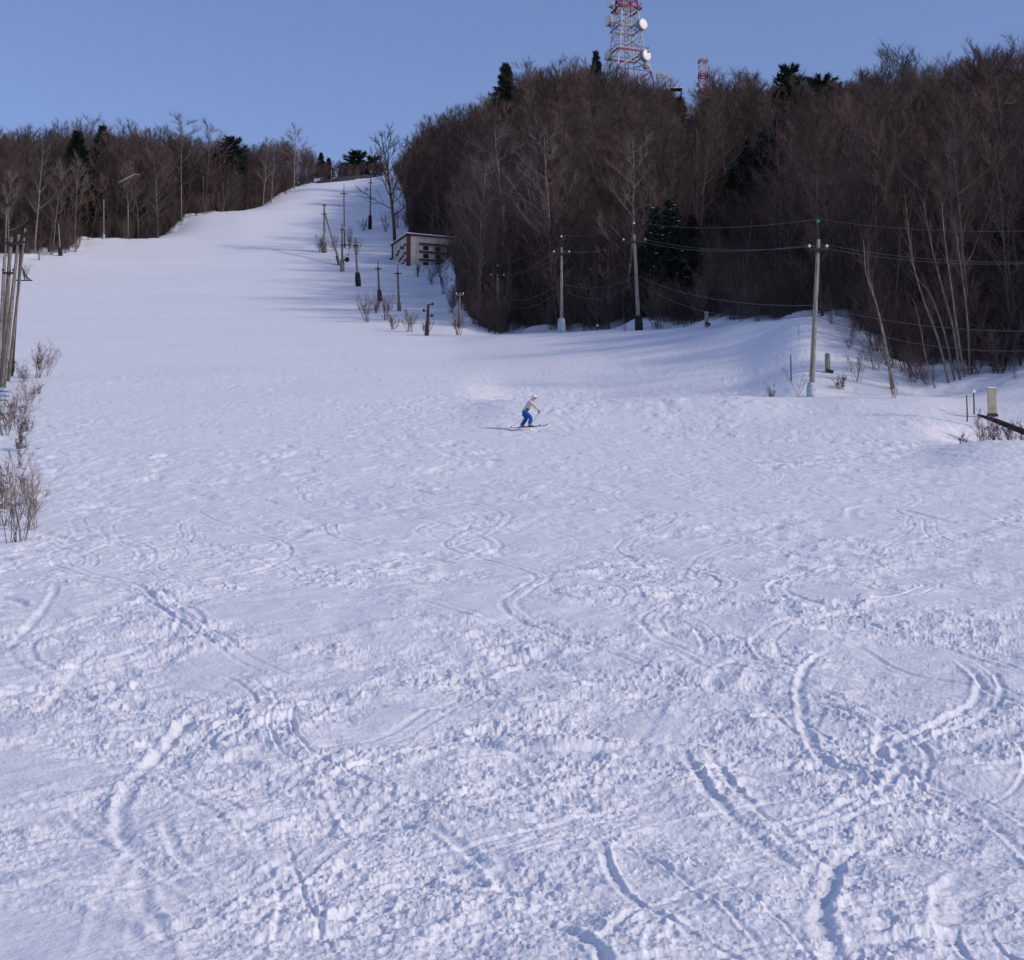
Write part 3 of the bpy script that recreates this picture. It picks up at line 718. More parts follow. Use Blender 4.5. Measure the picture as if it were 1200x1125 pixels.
def scatter(name, label, pos, scl, rzs, ids, meshes, cat):
    m_ = bpy.data.meshes.new(name); m_.from_pydata([tuple(p) for p in pos], [], [])
    for nm, ty, arr in (('scl', 'FLOAT', scl), ('rz', 'FLOAT', rzs), ('pick', 'INT', ids)):
        a = m_.attributes.new(nm, ty, 'POINT'); a.data.foreach_set('value', np.asarray(arr, np.float32 if ty == 'FLOAT' else np.int32))
    o = lobj(name, m_); o['kind'] = 'stuff'; o['label'] = label; o['category'] = cat
    col = bpy.data.collections.new(name + '_source')
    for i, q in enumerate(meshes):
        po = bpy.data.objects.new('%s_source_%02d' % (name, i), q); col.objects.link(po)
    g = bpy.data.node_groups.new(name, 'GeometryNodeTree')
    g.interface.new_socket('Geometry', in_out='INPUT', socket_type='NodeSocketGeometry'); g.interface.new_socket('Geometry', in_out='OUTPUT', socket_type='NodeSocketGeometry')
    N = g.nodes; L = g.links; gi = N.new('NodeGroupInput'); go = N.new('NodeGroupOutput')
    ip = N.new('GeometryNodeInstanceOnPoints'); ci = N.new('GeometryNodeCollectionInfo')
    ci.inputs[0].default_value = col; ci.inputs['Separate Children'].default_value = True; ci.inputs['Reset Children'].default_value = True
    def na(nm, ty):
        q = N.new('GeometryNodeInputNamedAttribute'); q.data_type = ty; q.inputs[0].default_value = nm; return q.outputs[0]
    cx = N.new('ShaderNodeCombineXYZ'); L.new(na('rz', 'FLOAT'), cx.inputs[2])
    L.new(gi.outputs[0], ip.inputs['Points']); L.new(ci.outputs[0], ip.inputs['Instance']); ip.inputs['Pick Instance'].default_value = True
    L.new(na('pick', 'INT'), ip.inputs['Instance Index']); L.new(cx.outputs[0], ip.inputs['Rotation']); L.new(na('scl', 'FLOAT'), ip.inputs['Scale'])
    L.new(ip.outputs[0], go.inputs[0])
    md = o.modifiers.new('scatter', 'NODES'); md.node_group = g
    return o
sk = np.array(stuff)
scatter('forest', 'mass of bare brown woods filling the hillsides behind the nearer trees',
        np.stack([cand[sk, 0], cand[sk, 1], zc[sk]], 1), sc[sk], rz[sk], idx[sk], [b[1][2] for b in BARE], 'woods')
print('stuff', len(sk))
# undergrowth
ug = []
for i, y in enumerate(np.arange(85, 420, 2.3)):
    xx = np.arange(-110, 140, 2.3) + rng.uniform(-1.1, 1.1, 109)[:len(np.arange(-110, 140, 2.3))]; yy = y + rng.uniform(-1.1, 1.1, len(xx))
    f = forest(xx, yy); u = 600 + F * xx / yy
    pr_ = np.where(f > -1.0, .95, np.where(f > -5, .13, 0)); pr_ = np.where(f > 60, 0.35, pr_)
    ok = (rng.random(len(xx)) < pr_) & (u > -80) & (u < 1300) & (np.hypot(xx + 12, yy - 266) > 7)
    ug += list(zip(xx[ok], yy[ok]))
ug = np.array(ug); zu = H(ug[:, 0], ug[:, 1])
print('undergrowth', len(ug))
scatter('undergrowth', 'tangled leafless brown undergrowth along the foot of the woods', np.stack([ug[:, 0], ug[:, 1], zu], 1),
        rng.uniform(.7, 2.1, len(ug)), rng.uniform(0, 6.28, len(ug)), rng.integers(0, 4, len(ug)), [s_[1][2] for s_ in SHR], 'undergrowth')

# birches with their own place (column, distance, scale, proto, label)
def put(proto, u, D, vtop, name, label, cat, group=None, tilt=(0, 0), rz_=0, wide=None):
    g = G(u, D); h = P(u, vtop, D)[2] - g.z
    return plant(name, proto[1], g - Vector((0, 0, .1)), h / proto[0], rz_, label, cat, group, tilt, sx=(h / proto[0] * wide) if wide else None)
for (u, D, vt, k, wd_, lab) in [
  (212, 336, 140, 0, 1.5, 'tall wide birch with pale pinkish crown rising above the far skyline'),
  (240, 345, 146, 2, 1.3, 'pinkish birch beside the tallest one, next to the flat topped pine'),
  (308, 352, 164, 1, 1.1, 'birch with bright white forked trunk at the upper edge of the slope'),
  (345, 392, 150, 2, 1.5, 'greyish broad birch where the far woods slope down to the crest'),
  (318, 358, 172, 0, 1.2, 'slim birch just behind the white forked trunk'),
  (40, 272, 168, 1, 1.0, 'thin birch with pale stem behind the bundle of leaning poles'),
  (62, 277, 190, 0, .9, 'slender pale birch leaning over the lower corner of the far woods'),
  (88, 286, 185, 2, .9, 'pale twin of the slender birch at the lower corner of the far woods'),
  (10, 269, 200, 1, .9, 'reddish white birch at the very edge of the far woods'),
  (150, 300, 190, 0, .9, 'dim birch standing behind the dark dip in the far tree line'),
  (185, 304, 200, 1, .9, 'pair of pale stems just above the brushy step in the slope edge'),
  (600, 205, 150, 0, 1.2, 'tan birch with upward fanned limbs low on the hillside wood'),
  (650, 190, 160, 2, 1.3, 'tan birch with wide fan of bright limbs above the padded pole'),
  (735, 175, 165, 1, 1.2, 'pale forked birch standing above the pole with black base'),
  (758, 180, 190, 0, 1.0, 'thin pale birch beside the large snowy conifer'),
  (640, 260, 150, 2, 1.1, 'reddish lit birch halfway up the tower hill'),
  (1040, 225, 66, 2, 1.5, 'feathery pale crowned birch rising above the woods skyline'),
  (560, 200, 190, 1, 1.0, 'pale birch at the lower corner of the hillside wood beside the cabin'),
  (680, 230, 175, 1, 1.0, 'narrow pale birch in the middle of the tower hill')]:
    put(BIR[k], u, D, vt, 'birch_tree', lab, 'birch', 'birches among the brown woods', rz_=R.uniform(0, 6), wide=wd_)
for (u, D, vt, k, wd_, lab) in [
  (593, 332, 72, 0, 1.15, 'dark layered spruce standing out on the shoulder of the tower hill'),
  (699, 350, 58, 0, .8, 'narrow dark spruce poking above the trees beside the big tower'),
  (268, 352, 162, 2, 1.25, 'dark flat topped pine above the far woods'),
  (416, 520, 178, 2, 1.1, 'dark tiered pine on the horizon above the piste crest'),
  (400, 500, 190, 0, 1.0, 'small dark spruce on the horizon next to the tiered pine'),
  (436, 515, 184, 2, 1.0, 'dark pine on the horizon behind the lone bare tree'),
  (385, 480, 184, 0, 1.2, 'dark spruce ending the far tree line'),
  (376, 462, 178, 1, 1.1, 'broad dark spruce where the far woods meet the crest'),
  (788, 165, 232, 3, 1.15, 'large near black conifer with snow lumps on its boughs behind the poles'),
  (768, 172, 240, 3, 1.0, 'dark conifer pressed against the large snowy one'),
  (782, 312, 104, 1, 1.1, 'snow dusted dark conifer beneath the small antennas'),
  (798, 300, 112, 0, 1.2, 'dark conifer beside the gap in the hill skyline'),
  (965, 262, 92, 2, 1.5, 'rounded dark pine crown on the skyline of the woods'),
  (925, 250, 78, 2, .9, 'ragged dark pine with thin tufts above the woods skyline'),
  (915, 225, 130, 3, 1.1, 'dark green conifer buried in the woods below the ragged pine'),
  (895, 215, 150, 3, 1.1, 'shaded conifer lower than the dark green one in the woods'),
  (860, 205, 190, 3, 1.0, 'dim conifer deep in the woods above the concrete stub'),
  (850, 175, 268, 3, 1.3, 'dark conifer low behind the concrete stub'),
  (800, 168, 262, 0, 1.4, 'dark pointed conifer touching the large snowy one'),
  (870, 200, 212, 3, 1.3, 'black green conifer in the shadow of the mid hillside'),
  (886, 180, 258, 1, 1.4, 'dark conifer at the foot of the shadowy group'),
  (845, 215, 196, 0, 1.5, 'tall dark conifer topping the shadowy group'),
  (835, 190, 235, 3, 1.3, 'broad near black conifer above the concrete stub'),
  (812, 178, 250, 3, 1.2, 'near black conifer between the large snowy one and the stub'),
  (875, 235, 160, 3, 1.3, 'wide dark conifer on the mid hillside under the mast'),
  (905, 225, 175, 3, 1.3, 'wide shadowy conifer downhill of the ragged pine'),
  (760, 215, 215, 1, 1.3, 'dark conifer tip above the pressed pair'),
  (88, 300, 152, 0, 1.1, 'dark spruce hidden among the far woods'),
  (118, 330, 145, 1, .9, 'slim dark spruce on the skyline of the far woods'),
  (160, 320, 190, 0, 1.0, 'shadowy spruce in the middle of the far woods')]:
    put(CON[k], u, D, vt, 'pine_tree' if k == 2 else 'spruce_tree', lab, 'pine' if k == 2 else 'spruce', rz_=R.uniform(0, 6), wide=wd_)

# lone bare tree beside the cabin: own shape
def lone():
    R.seed(77); g = G(464, 272); hh_ = P(464, 155, 272)[2] - g.z
    t, c = bare(hh_, .12, .40, 20, 7, 8, .34, .34, .028, .10, subr=2.4, seed=812)
    e = thing('bare_tree', 'lone black bare tree with open twisting limbs beside the cabin', 'tree', g)
    part('trunk', t, M['dbark'], e); part('crown', c, M['dbark'], e)
    g2 = G(478, 285); h2 = P(478, 165, 285)[2] - g2.z; t, c = bare(h2, .10, .34, 15, 6, 7, .26, .35, .026, .08, subr=2.2, seed=815)
    e = thing('bare_tree', 'dark bare tree between the lone open tree and the woods', 'tree', g2); part('trunk', t, M['dbark'], e); part('crown', c, M['dbark'], e)
lone()
# leaning slim saplings at the near corner of the woods
def stem(pl, D, r0, label, seed, tw=26, dD=0.0):
    R.seed(seed); pts = []
    g = G(pl[0][0], D)
    for i, (u, v) in enumerate(pl): p = Vector(P(u, v, D + dD * i)); pts.append(p - g)
    pts[0] = Vector((0, 0, -.2))
    q = [(i / (len(pts) - 1)) for i in range(len(pts))]; qq = np.linspace(0, 1, 12)
    pp = [Vector([pchip(q, [p[a] for p in pts], qq)[i] for a in range(3)]) for i in range(12)]
    t = MB(); c = MB(); t.tube(pp, [r0 * (1 - i / 12.5) + .006 for i in range(12)], 5)
    for i in range(tw):
        k = R.uniform(3, 10.9); j = int(k); p0 = pp[j].lerp(pp[j+1], k - j); d = ((pp[j+1] - pp[j]).normalized() * 1.2 + rv(.6)).normalized()
        b = bough(p0, d, R.uniform(.6, 1.9), 3, .12, .08); c.tube(b, [.014, .011, .008, .004], 3, cap=False)
        for m_ in range(5): s0 = b[R.randrange(1, 4)]; c.spike(s0, s0 + (d + rv(.6)).normalized() * R.uniform(.3, .7), .006)
    e = thing('sapling', label, 'young tree', g, 'leaning pale saplings at the woods corner'); part('trunk', t, M['slim'], e); part('crown', c, M['twig'], e)
stem([(1046, 468), (1040, 420), (1028, 360), (1014, 315), (1012, 280)], 97, .085, 'leaning forked sapling nearest the tallest utility pole', 1)
stem([(1048, 466), (1038, 400), (1025, 350), (1017, 310), (1018, 282)], 97.3, .05, 'thin sapling crossing the forked one nearest the tallest utility pole', 2)
stem([(1113, 466), (1100, 400), (1080, 345), (1068, 300), (1062, 245)], 98, .075, 'long curved sapling leaning farthest from the sapling clump', 3)
stem([(1120, 466), (1108, 395), (1090, 345), (1072, 320), (1069, 300)], 98.6, .06, 'short sapling in the clump bending away under its neighbours', 4)
stem([(1126, 462), (1118, 390), (1102, 330), (1090, 280), (1082, 235)], 98.2, .085, 'pale sapling forming the middle of the leaning clump', 5)
stem([(1132, 462), (1122, 390), (1114, 330), (1107, 280), (1103, 232)], 98.8, .08, 'pale upright sapling just past the middle of the leaning clump', 6)
stem([(1137, 460), (1134, 380), (1127, 320), (1121, 280), (1118, 266)], 99, .055, 'slim sapling closing the leaning clump toward the wooden boards', 7)
stem([(1098, 464), (1085, 420), (1078, 380), (1070, 350)], 97.4, .04, 'short bent sapling at the foot of the leaning clump', 8)

def limb(pl, D, r0, label):
    pts = [Vector(P(u, v, D + 1.5 * i)) for i, (u, v) in enumerate(pl)]; g = pts[0].copy()
    t = MB(); t.tube([p - g for p in pts], [r0 * (1 - .2 * i) for i in range(len(pts))], 5)
    thing('broken_trunk', label, 'dead tree', g, None, t.mesh('broken_trunk', M['birch'], True))
limb([(139, 214), (150, 208), (158, 204), (164, 205)], 288, .17, 'pale broken trunk hung up in the far woods')

# ------------------------------------------------------------------ free-standing shrubs and brush on the snow
def bush(u, D, h, label, seed, nst=9, spread=.5, tw=8, r=.014, leaves=0, m='bark', m2='twig', name='shrub'):
    t, c, lf = shrub(h, nst, spread, tw, r, seed, leaves); e = thing(name, label, 'shrub', G(u, D))
    part('stems', t, M[m], e); part('twigs', c, M[m2], e)
    if lf.v: part('leaves', lf, M['leaf'], e)
def vD(u, v): return float(hit(u, v)[1])
bush(22, vD(22, 636), 1.75, 'tall pale dry brush nearest the camera at the slope side', 1, 11, .4, 12, .011, 0, 'bark', 'slim')
bush(38, vD(38, 618), 1.5, 'fanned twiggy brush beside the tall pale dry brush', 2, 10, .7, 16, .009, 0, 'slim', 'slim')
bush(2, vD(2, 612), 1.5, 'rusty leaved brush half behind the tall pale dry brush', 3, 12, .6, 14, .01, .5)
bush(24, vD(24, 530), 2.0, 'thin dark sapling brush below the leaning poles', 4, 5, .35, 12, .016, .1)
bush(6, vD(6, 512), 1.8, 'reddish brown brush at the foot of the leaning poles', 5, 13, .9, 12, .014, .9)
bush(16, vD(16, 505), 1.6, 'russet brush merging with the reddish brown brush', 15, 9, 1.0, 10, .010, .7)
bush(34, vD(34, 470), 1.6, 'mixed russet and grey brush between the poles and the slope', 16, 8, 1.0, 9, .010, .5)
bush(30, vD(30, 498), 1.7, 'low brown brush spreading onto the slope under the leaning poles', 6, 8, .9, 9, .010, .25)
bush(44, vD(44, 442), 2.3, 'brush with clinging rusty leaves beside the black box', 7, 11, .45, 13, .018, .9)
bush(56, vD(56, 440), 2.4, 'leafless fan of twigs beside the rusty leaved brush', 8, 8, .8, 12, .012, 0, 'slim', 'slim')
bush(30, vD(30, 448), 1.6, 'small russet brush between the black box and the rusty one', 9, 8, .8, 10, .014, .4)
bush(28, vD(28, 478), 1.7, 'pale grassy brush under the russet brush', 10, 12, .9, 10, .01, .1, 'slim', 'slim')
RW = random.Random(3)
for i in range(8):
    u_ = RW.uniform(-6, 44) * (1.0 if i < 5 else .7); v_ = 420 + i * 22
    bush(u_, vD(u_, v_), RW.uniform(.6, 1.2), '%s wisp of thin reddish twigs down the slope side below the leaning poles' % 'first second third fourth fifth sixth seventh eighth ninth tenth eleventh twelfth thirteenth fourteenth'.split()[i], 600 + i, RW.randint(4, 9), RW.uniform(.4, 1.0), 12, .008, RW.uniform(0, .4))
bush(30, vD(30, 328), 2.5, 'dark twiggy brush at the lower corner of the far woods', 11, 9, .8, 10, .02)
for i, (u, v, h, lab) in enumerate([(200, 264, 3.2, 'brown brush on the step of the slope edge'), (88, 296, 2.5, 'brown brush at the corner by the white based post'), (188, 272, 3, 'purplish brush just below the step of the slope edge'),
      (60, 300, 2.5, 'grey brush beside the white based post'), (230, 254, 2.6, 'low brush trailing above the step of the slope edge'), (300, 242, 3, 'brush under the white forked birch'), (335, 228, 3, 'dark brush near the top of the far woods edge')]):
    bush(u, vD(u, v) + 1, h, lab, 20 + i, 16, .8, 12, .022)
for i, (u, v, h, lv, lab) in enumerate([(430, 377, 3.6, 0, 'upright leafless shrub beside the dark footed pole'), (452, 374, 3.2, .4, 'reddish shrub wrapped round the dark footed pole'), (440, 368, 2.4, 0, 'small shrub between two larger ones near the dark footed pole'),
      (480, 388, 2.3, .3, 'sparse reddish shrub beside the pole with snowy foot'), (460, 386, 1.6, .1, 'low twigs before the pole with snowy foot'), (500, 392, 1.6, .3, 'faint reddish twigs behind the short insulator pole'),
      (375, 295, 3.0, 0, 'twiggy brush at the foot of the strutted pole'), (392, 294, 2.8, 0, 'brush under the slanted strut'), (410, 291, 3.4, 0, 'brush beside the lamp post with dark cradle'),
      (426, 270, 2.6, .3, 'low reddish brush beside the black footed lamp pole'), (418, 300, 3.0, 0, 'pale brush behind the pole of the padded foot'), (556, 380, 3.0, 0, 'scrub on the snow beside the lone leaning pole'), (568, 386, 2.8, .3, 'scrub clump at the lowest corner of the woods'),
      (537, 392, 2.4, .3, 'thin reddish twigs round the leaning weathered pole'), (466, 268, 4.5, 0, 'dark tangled brush under the lone bare tree'), (452, 272, 3.6, 0, 'dark brush before the lone bare tree'),
      (505, 335, 3.6, 0, 'leaning dark shrub below the cabin'), (490, 325, 2.6, 0, 'small dark shrub at the cabin corner'), (528, 368, 3.2, 0, 'dark shrub on the wood edge below the cabin'), (516, 316, 4.6, 0, 'tall dark shrub screening the far end of the cabin'), (524, 318, 5.4, 0, 'taller shrub behind the one screening the cabin'), (512, 322, 3.4, .2, 'reddish shrub before the cabin bands'), (520, 345, 3.6, .2, 'rounded reddish thicket below the cabin'), (532, 362, 3.4, .2, 'rounded thicket lower on the wood edge')]):
    bush(u, vD(u, v), h, lab, 40 + i, 13, .55, 10, .024, lv)
for i, (u, D, h, n_, lv, sp, lab) in enumerate([(903, 95, .95, 9, 0, .9, 'low pale twigs on the snow before the tallest utility pole'), (935, 93, 2.0, 3, 0, .9, 'two slanting bare stems beside the tallest utility pole'), (985, 96, 1.0, 12, .9, .9, 'low shrub with curled rusty leaves past the tallest utility pole'),
      (1005, 98, 2.4, 9, .1, .5, 'leafless shrub between the rusty leaved shrub and the forked sapling'), (1047, 84, 1.2, 6, .1, .3, 'upright stems poking through the snow crest under the forked sapling'), (1128, 69.5, .55, 5, .5, .5, 'tiny brown sprig on the snow rim'),
      (1150, 73, 1.7, 10, .2, .5, 'tall dry stems at the tip of the wooden boards'), (1165, 73, 1.5, 12, .3, .6, 'dense dry stems under the wooden boards'), (1183, 73, 1.4, 12, .2, .6, 'dry brush crossing the wooden boards at mid length'), (1200, 72, 1.5, 12, .2, .6, 'dry brush at the far end of the wooden boards'),
      (936, 107, 1.3, 1, 0, .2, 'single thin stem high on the snowy bank'), (887, 122, 1.0, 6, .2, .6, 'short brown sprig on the lip of the snowy bank'), (975, 113, 2.2, 11, .1, .8, 'dark scrub on the bank at the woods edge'), (995, 106, 2.2, 11, .1, .8, 'dark scrub lower on the bank at the woods edge'),
      (1025, 101, 2.4, 12, .1, .7, 'thicket at the foot of the woods beside the forked sapling'), (1068, 99, 2.3, 14, .1, .7, 'thicket between the forked sapling and the leaning clump'), (1090, 98, 2.3, 14, .1, .7, 'thicket under the leaning clump'), (1190, 94, 2.0, 5, 0, .3, 'dark bare stems on top of the snow bank behind the boards')]):
    bush(u, D, h, lab, 80 + i, n_, sp, 9, .014, lv)
bush(732, 148.5, 1.2, 'faint twigs beside the pole with black base', 140, 6, .5, 6, .014, .2)

# ------------------------------------------------------------------ utility poles
def pole(ub, D, ut, vt, label, r=.13, m='wood', arms=(), wrap=None, group='utility poles beside the slope', lamp=None, square=False, name='utility_pole', thin=None, low=None, hook=True, vb_=None):
    g = G(ub, D); top = Vector(P(ut, vt, D)) - g
    e = thing(name, label, 'pole', g, group)
    b = MB(); n_ = 4 if square else 9
    base = Vector((0, 0, -.6)); k = [0, .25, .5, .75, 1]
    b.tube([base.lerp(top, q) for q in k], [r * (1.15 - .4 * q) for q in k], n_); part('shaft', b, M[m], e, smooth=not square)
    L = top.length
    if hook:
        h = MB(); tip = top + Vector((0, 0, .25)); h.tube([top - Vector((0, 0, .8)), top + Vector((.02, 0, .3)), top + Vector((0, 0, .95)), top + Vector((.02, 0, 1.05))], [.1, .05, .035, .03], 6)
        part('top_bracket', h, M['dkmetal'], e); i_ = MB(); i_.lathe(top + Vector((0, 0, 1.0)), (0, 0, 1), [(0, .03), (.03, .09), (.1, .1), (.16, .05), (.2, .04)], 8); part('insulator', i_, M['glass'] if hook == 2 else M['porc'], e, True)
    for (q, wdt, mm) in arms:
        c = base.lerp(top, q); a = MB(); a.box(c + Vector((0, -.12, 0)), (wdt, .1, .12)); a.box(c + Vector((0, -.10, -.14)), (wdt * .3, .05, .07)); arm = part('crossarm', a, M[mm], e)
        for s_ in (-1, 1):
            i_ = MB(); i_.lathe(c + Vector((s_ * wdt * .46, -.12, .06)), (0, 0, 1), [(0, .02), (.06, .02), (.08, .08), (.16, .09), (.2, .05), (.23, .03)], 8)
            part('insulator', i_, M['porc'] if name == 'utility_pole' else M['dkmetal'], arm, True)
    if wrap:
        hh_, ww, mm = wrap; a = MB(); c = top * (hh_ / L)
        a.tube([Vector((0, 0, -.2)), c * .3, c * .8, c], [ww * 1.0, ww * 1.06, ww * .98, ww * .82], 10); part('base_padding', a, M[mm], e, True)
        if mm == 'black':
            a = MB(); a.tube([c * .45, c * .52], [ww * 1.12, ww * 1.12], 10); part('strap', a, M['dkmetal'], e, True)
    if lamp:
        q, s_ = lamp; c = base.lerp(top, q); a = MB(); a.tube([c, c + Vector((s_ * .35, -.1, .28)), c + Vector((s_ * .75, -.15, .3))], [.04, .035, .03], 6); br = part('lamp_bracket', a, M['dkmetal'], e)
        a = MB(); a.lathe(c + Vector((s_ * .62, -.15, .42)), (s_ * .55, -.3, -.8), [(0, .10), (.12, .26), (.32, .34), (.38, .33)], 12); part('lamp_head', a, M['dish'], e, True)
    return e, g, top
PL = []
PL.append(pole(950, 92.5, 959, 281, 'tallest grey pole leaning over the snow lip with pale blue wrapped foot', .145, 'conc', ((.94, 1.1, 'dkmetal'),), (.75, .24, 'pad'), hook=2))
PL.append(pole(749, 148, 743, 275, 'leaning grey pole with square black base on the snow crest', .175, 'conc', ((.93, 2.2, 'dkmetal'),), (1.4, .36, 'black')))
PL.append(pole(658, 155, 658, 290, 'straight grey pole with white wrapped foot on the snow crest', .145, 'conc', ((.93, 1.6, 'dkmetal'),), (1.3, .36, 'pad')))
PL.append(pole(584.5, 186, 583, 322, 'dull grey pole half lost against the dark wood corner', .19, 'conc', ((.97, 1.6, 'dkmetal'),)))
pole(537, 176, 539, 343, 'leaning weathered pole amid reddish twigs', .14, 'wood', ((.93, .8, 'wood'),), hook=False)
e6, g6, t6 = pole(500, 160, 502, 357, 'short dark pole with three staggered insulator arms', .17, 'dbark', (), hook=False)
for q, s_ in ((1.0, 1), (.82, -1), (.68, 1)):
    a = MB(); c = Vector((0, 0, -.6)).lerp(t6, q); a.tube([c, c + Vector((s_ * .42, -.1, .02))], [.05, .05], 6); a.lathe(c + Vector((s_ * .42, -.1, -.08)), (0, 0, 1), [(0, .1), (.08, .15), (.2, .13), (.28, .06)], 9)
    part('insulator_arm', a, M['dkmetal'], e6)
pole(468, 197, 466, 318, 'tall thin pole with one crossarm and snowy foot', .15, 'wood', ((.95, .95, 'dkmetal'),), (1.3, .24, 'wood'))
pole(445, 214, 443, 312, 'thin pole with dark foot standing in reddish shrubs', .15, 'wood', ((.93, 1.0, 'dkmetal'),), (1.6, .30, 'dbark'))
pole(420, 236, 416.5, 285, 'leaning thin pole with dark padded foot between the lamps and the shrubs', .15, 'wood', ((.95, .9, 'dkmetal'),), (2.1, .40, 'black'))
e10, g10, t10 = pole(401, 255, 401, 262, 'pole with pale thick foot and black floodlight beneath the dark cradle', .17, 'wood', ((.88, .8, 'dkmetal'),), (2.0, .36, 'conc'), hook=False)
a = MB(); a.tube([t10 * .24, t10 * .24 + Vector((.6, -.2, 0))], [.06, .06], 6); a.lathe(t10 * .24 + Vector((.55, -.1, .1)), (.6, -.6, -.3), [(0, .2), (.2, .38), (.45, .42), (.5, .4)], 10); part('floodlight', a, M['black'], e10, True)
a = MB(); a.box(t10 * .55 + Vector((.5, 0, 0)), (1.7, .35, .1), Matrix.Rotation(-.08, 3, 'Y')); a.tube([t10 * .55 + Vector((1.2, 0, 0)), t10 * .55 + Vector((.9, 0, -2.6))], [.04, .04], 5); a.tube([t10*.27, t10 * .36 + Vector((.9, 0, 0))], [.04, .04], 5); part('dark_cradle', a, M['black'], e10)
pole(404, 282, 403, 222, 'tall thin lamp pole with a crossarm high on the slope', .14, 'wood', ((.93, 1.3, 'dkmetal'),), None, lamp=(.72, -1))
pole(433.5, 305, 434.5, 208, 'thin lamp pole with black foot nearest the crest', .15, 'wood', ((.9, .9, 'dkmetal'),), (2.6, .36, 'black'), lamp=(.76, -1))
e12, g12, t12 = pole(380, 276, 380, 239, 'stout pole braced by a long slanted strut', .20, 'conc', ((.97, .8, 'dkmetal'), (.80, 1.0, 'dkmetal')), (1.9, .42, 'wood'), hook=False)
b12 = G(398, 262) - g12; a = MB(); a.tube([t12 * .84, b12 + Vector((0, 0, .4)), b12 - Vector((0, 0, .3))], [.13, .18, .2], 7); part('strut', a, M['conc'], e12, True)
a = MB(); a.tube([b12 + (t12 * .84 - b12) * .02, b12 + (t12 * .84 - b12) * .16], [.28, .26], 8); part('strut_collar', a, M['black'], e12)
PL.append(pole(1345, 74, 1345, 292, 'grey pole beyond the wooden boards carrying the cables onward', .15, 'conc', ((.94, 1.1, 'dkmetal'),)))
# posts along the far woods
for (u, D, vt, lab, wr) in [(121.5, 291, 234, 'pale post before the dark dip in the far tree line', (.8, .22, 'pad')), (71, 271, 262, 'leaning pale post with black and white foot at the corner of the far woods', (1.5, .36, 'black')),
      (212.5, 322, 217, 'pale post above the brushy step of the slope edge', (1, .26, 'conc')), (238, 343, 207, 'thin pale post in the far woods under the flat topped pine', None), (261.5, 344, 213, 'brownish post in the far woods past the flat topped pine', None),
      (150, 295, 240, 'faint grey post in the dark dip of the far woods', None), (46, 267, 292, 'stubby grey post beside the far woods corner', None), (388, 440, 199, 'pale far post at the crest', None)]:
    pole(u, D, u + (-2.5 if u == 71 else 0), vt, lab, .14, 'birch' if u != 261.5 else 'wood', (), wr, group='posts along the far woods', hook=False, name='post')
# bundle of leaning poles at the slope side
GB = 'leaning poles of the lift support'
def leaner(ub, vb, ut, vt, r, label, m='wood', arms=(), D=None, **k):
    D = D or vD(ub, vb); return pole(ub, D, ut, vt, label, r, m, arms, None, GB, hook=False, name='lift_pole', **k)
leaner(9, 446, 29.5, 268, .11, 'rearmost leaning pole whose pale top reaches past the iron brackets', 'wood', ((.96, .5, 'dkmetal'),))
leaner(4, 452, 22, 275, .13, 'thick leaning pole in the middle of the bundle', 'wood', ((.95, 1.5, 'dkmetal'),))
leaner(1, 462, 13, 278, .155, 'thick foremost leaning pole with two iron brackets', 'wood', ((.96, 1.4, 'dkmetal'), (.78, .7, 'dkmetal')))
leaner(-3, 456, 5, 300, .10, 'thin leaning pole at the outer side of the bundle', 'birch', ())
leaner(2, 448, 8, 236, .07, 'thinnest and tallest pole of the bundle', 'wood', ((.98, .5, 'dkmetal'),))
leaner(14, 440, 24, 292, .08, 'dark slim pole crossing the bundle', 'dbark', ())
leaner(-1, 468, 19, 300, .09, 'brown slanting pole before the middle of the bundle', 'wood', ())
leaner(4, 470, 16, 330, .06, 'slim pale rod tied along the bundle of poles', 'birch', ())
gB = G(10, vD(10, 436)); a = MB(); a.box((0, 0, .35), (.75, .5, .72)); a.box((0, 0, .75), (.82, .56, .07))
e = thing('junction_box', 'black box at the foot of the leaning poles', 'box', gB, None, a.mesh('junction_box', M['black']))
gB = G(3, vD(3, 470)); a = MB()
for k in range(3): a.lathe((0, 0, .12 + k * .26), (0, 0, 1), [(-.12, .30), (-.09, .40), (.09, .41), (.12, .30)], 14)
thing('padding_roll', 'pale blue wrapped padding round the foot of the bundle', 'padding', gB, None, a.mesh('padding_roll', M['pad'], True))
gB = G(28, vD(28, 329)); a = MB()
a.tube([(-.6, 0, 2.6), (.2, 0, .9), (1.0, 0, 0)], [.09, .09, .09], 6); a.tube([(-.2, 0, 1.9), (.1, 0, .1)], [.06, .06], 6); a.tube([(-1.5, 0, .05), (1.3, 0, .05)], [.08, .08], 6); a.tube([(-.1, 0, 1.0), (.6, 0, .1)], [.06, .06], 6)
thing('iron_stand', 'dark iron stand behind the leaning poles', 'stand', gB, None, a.mesh('iron_stand', M['dkmetal']))
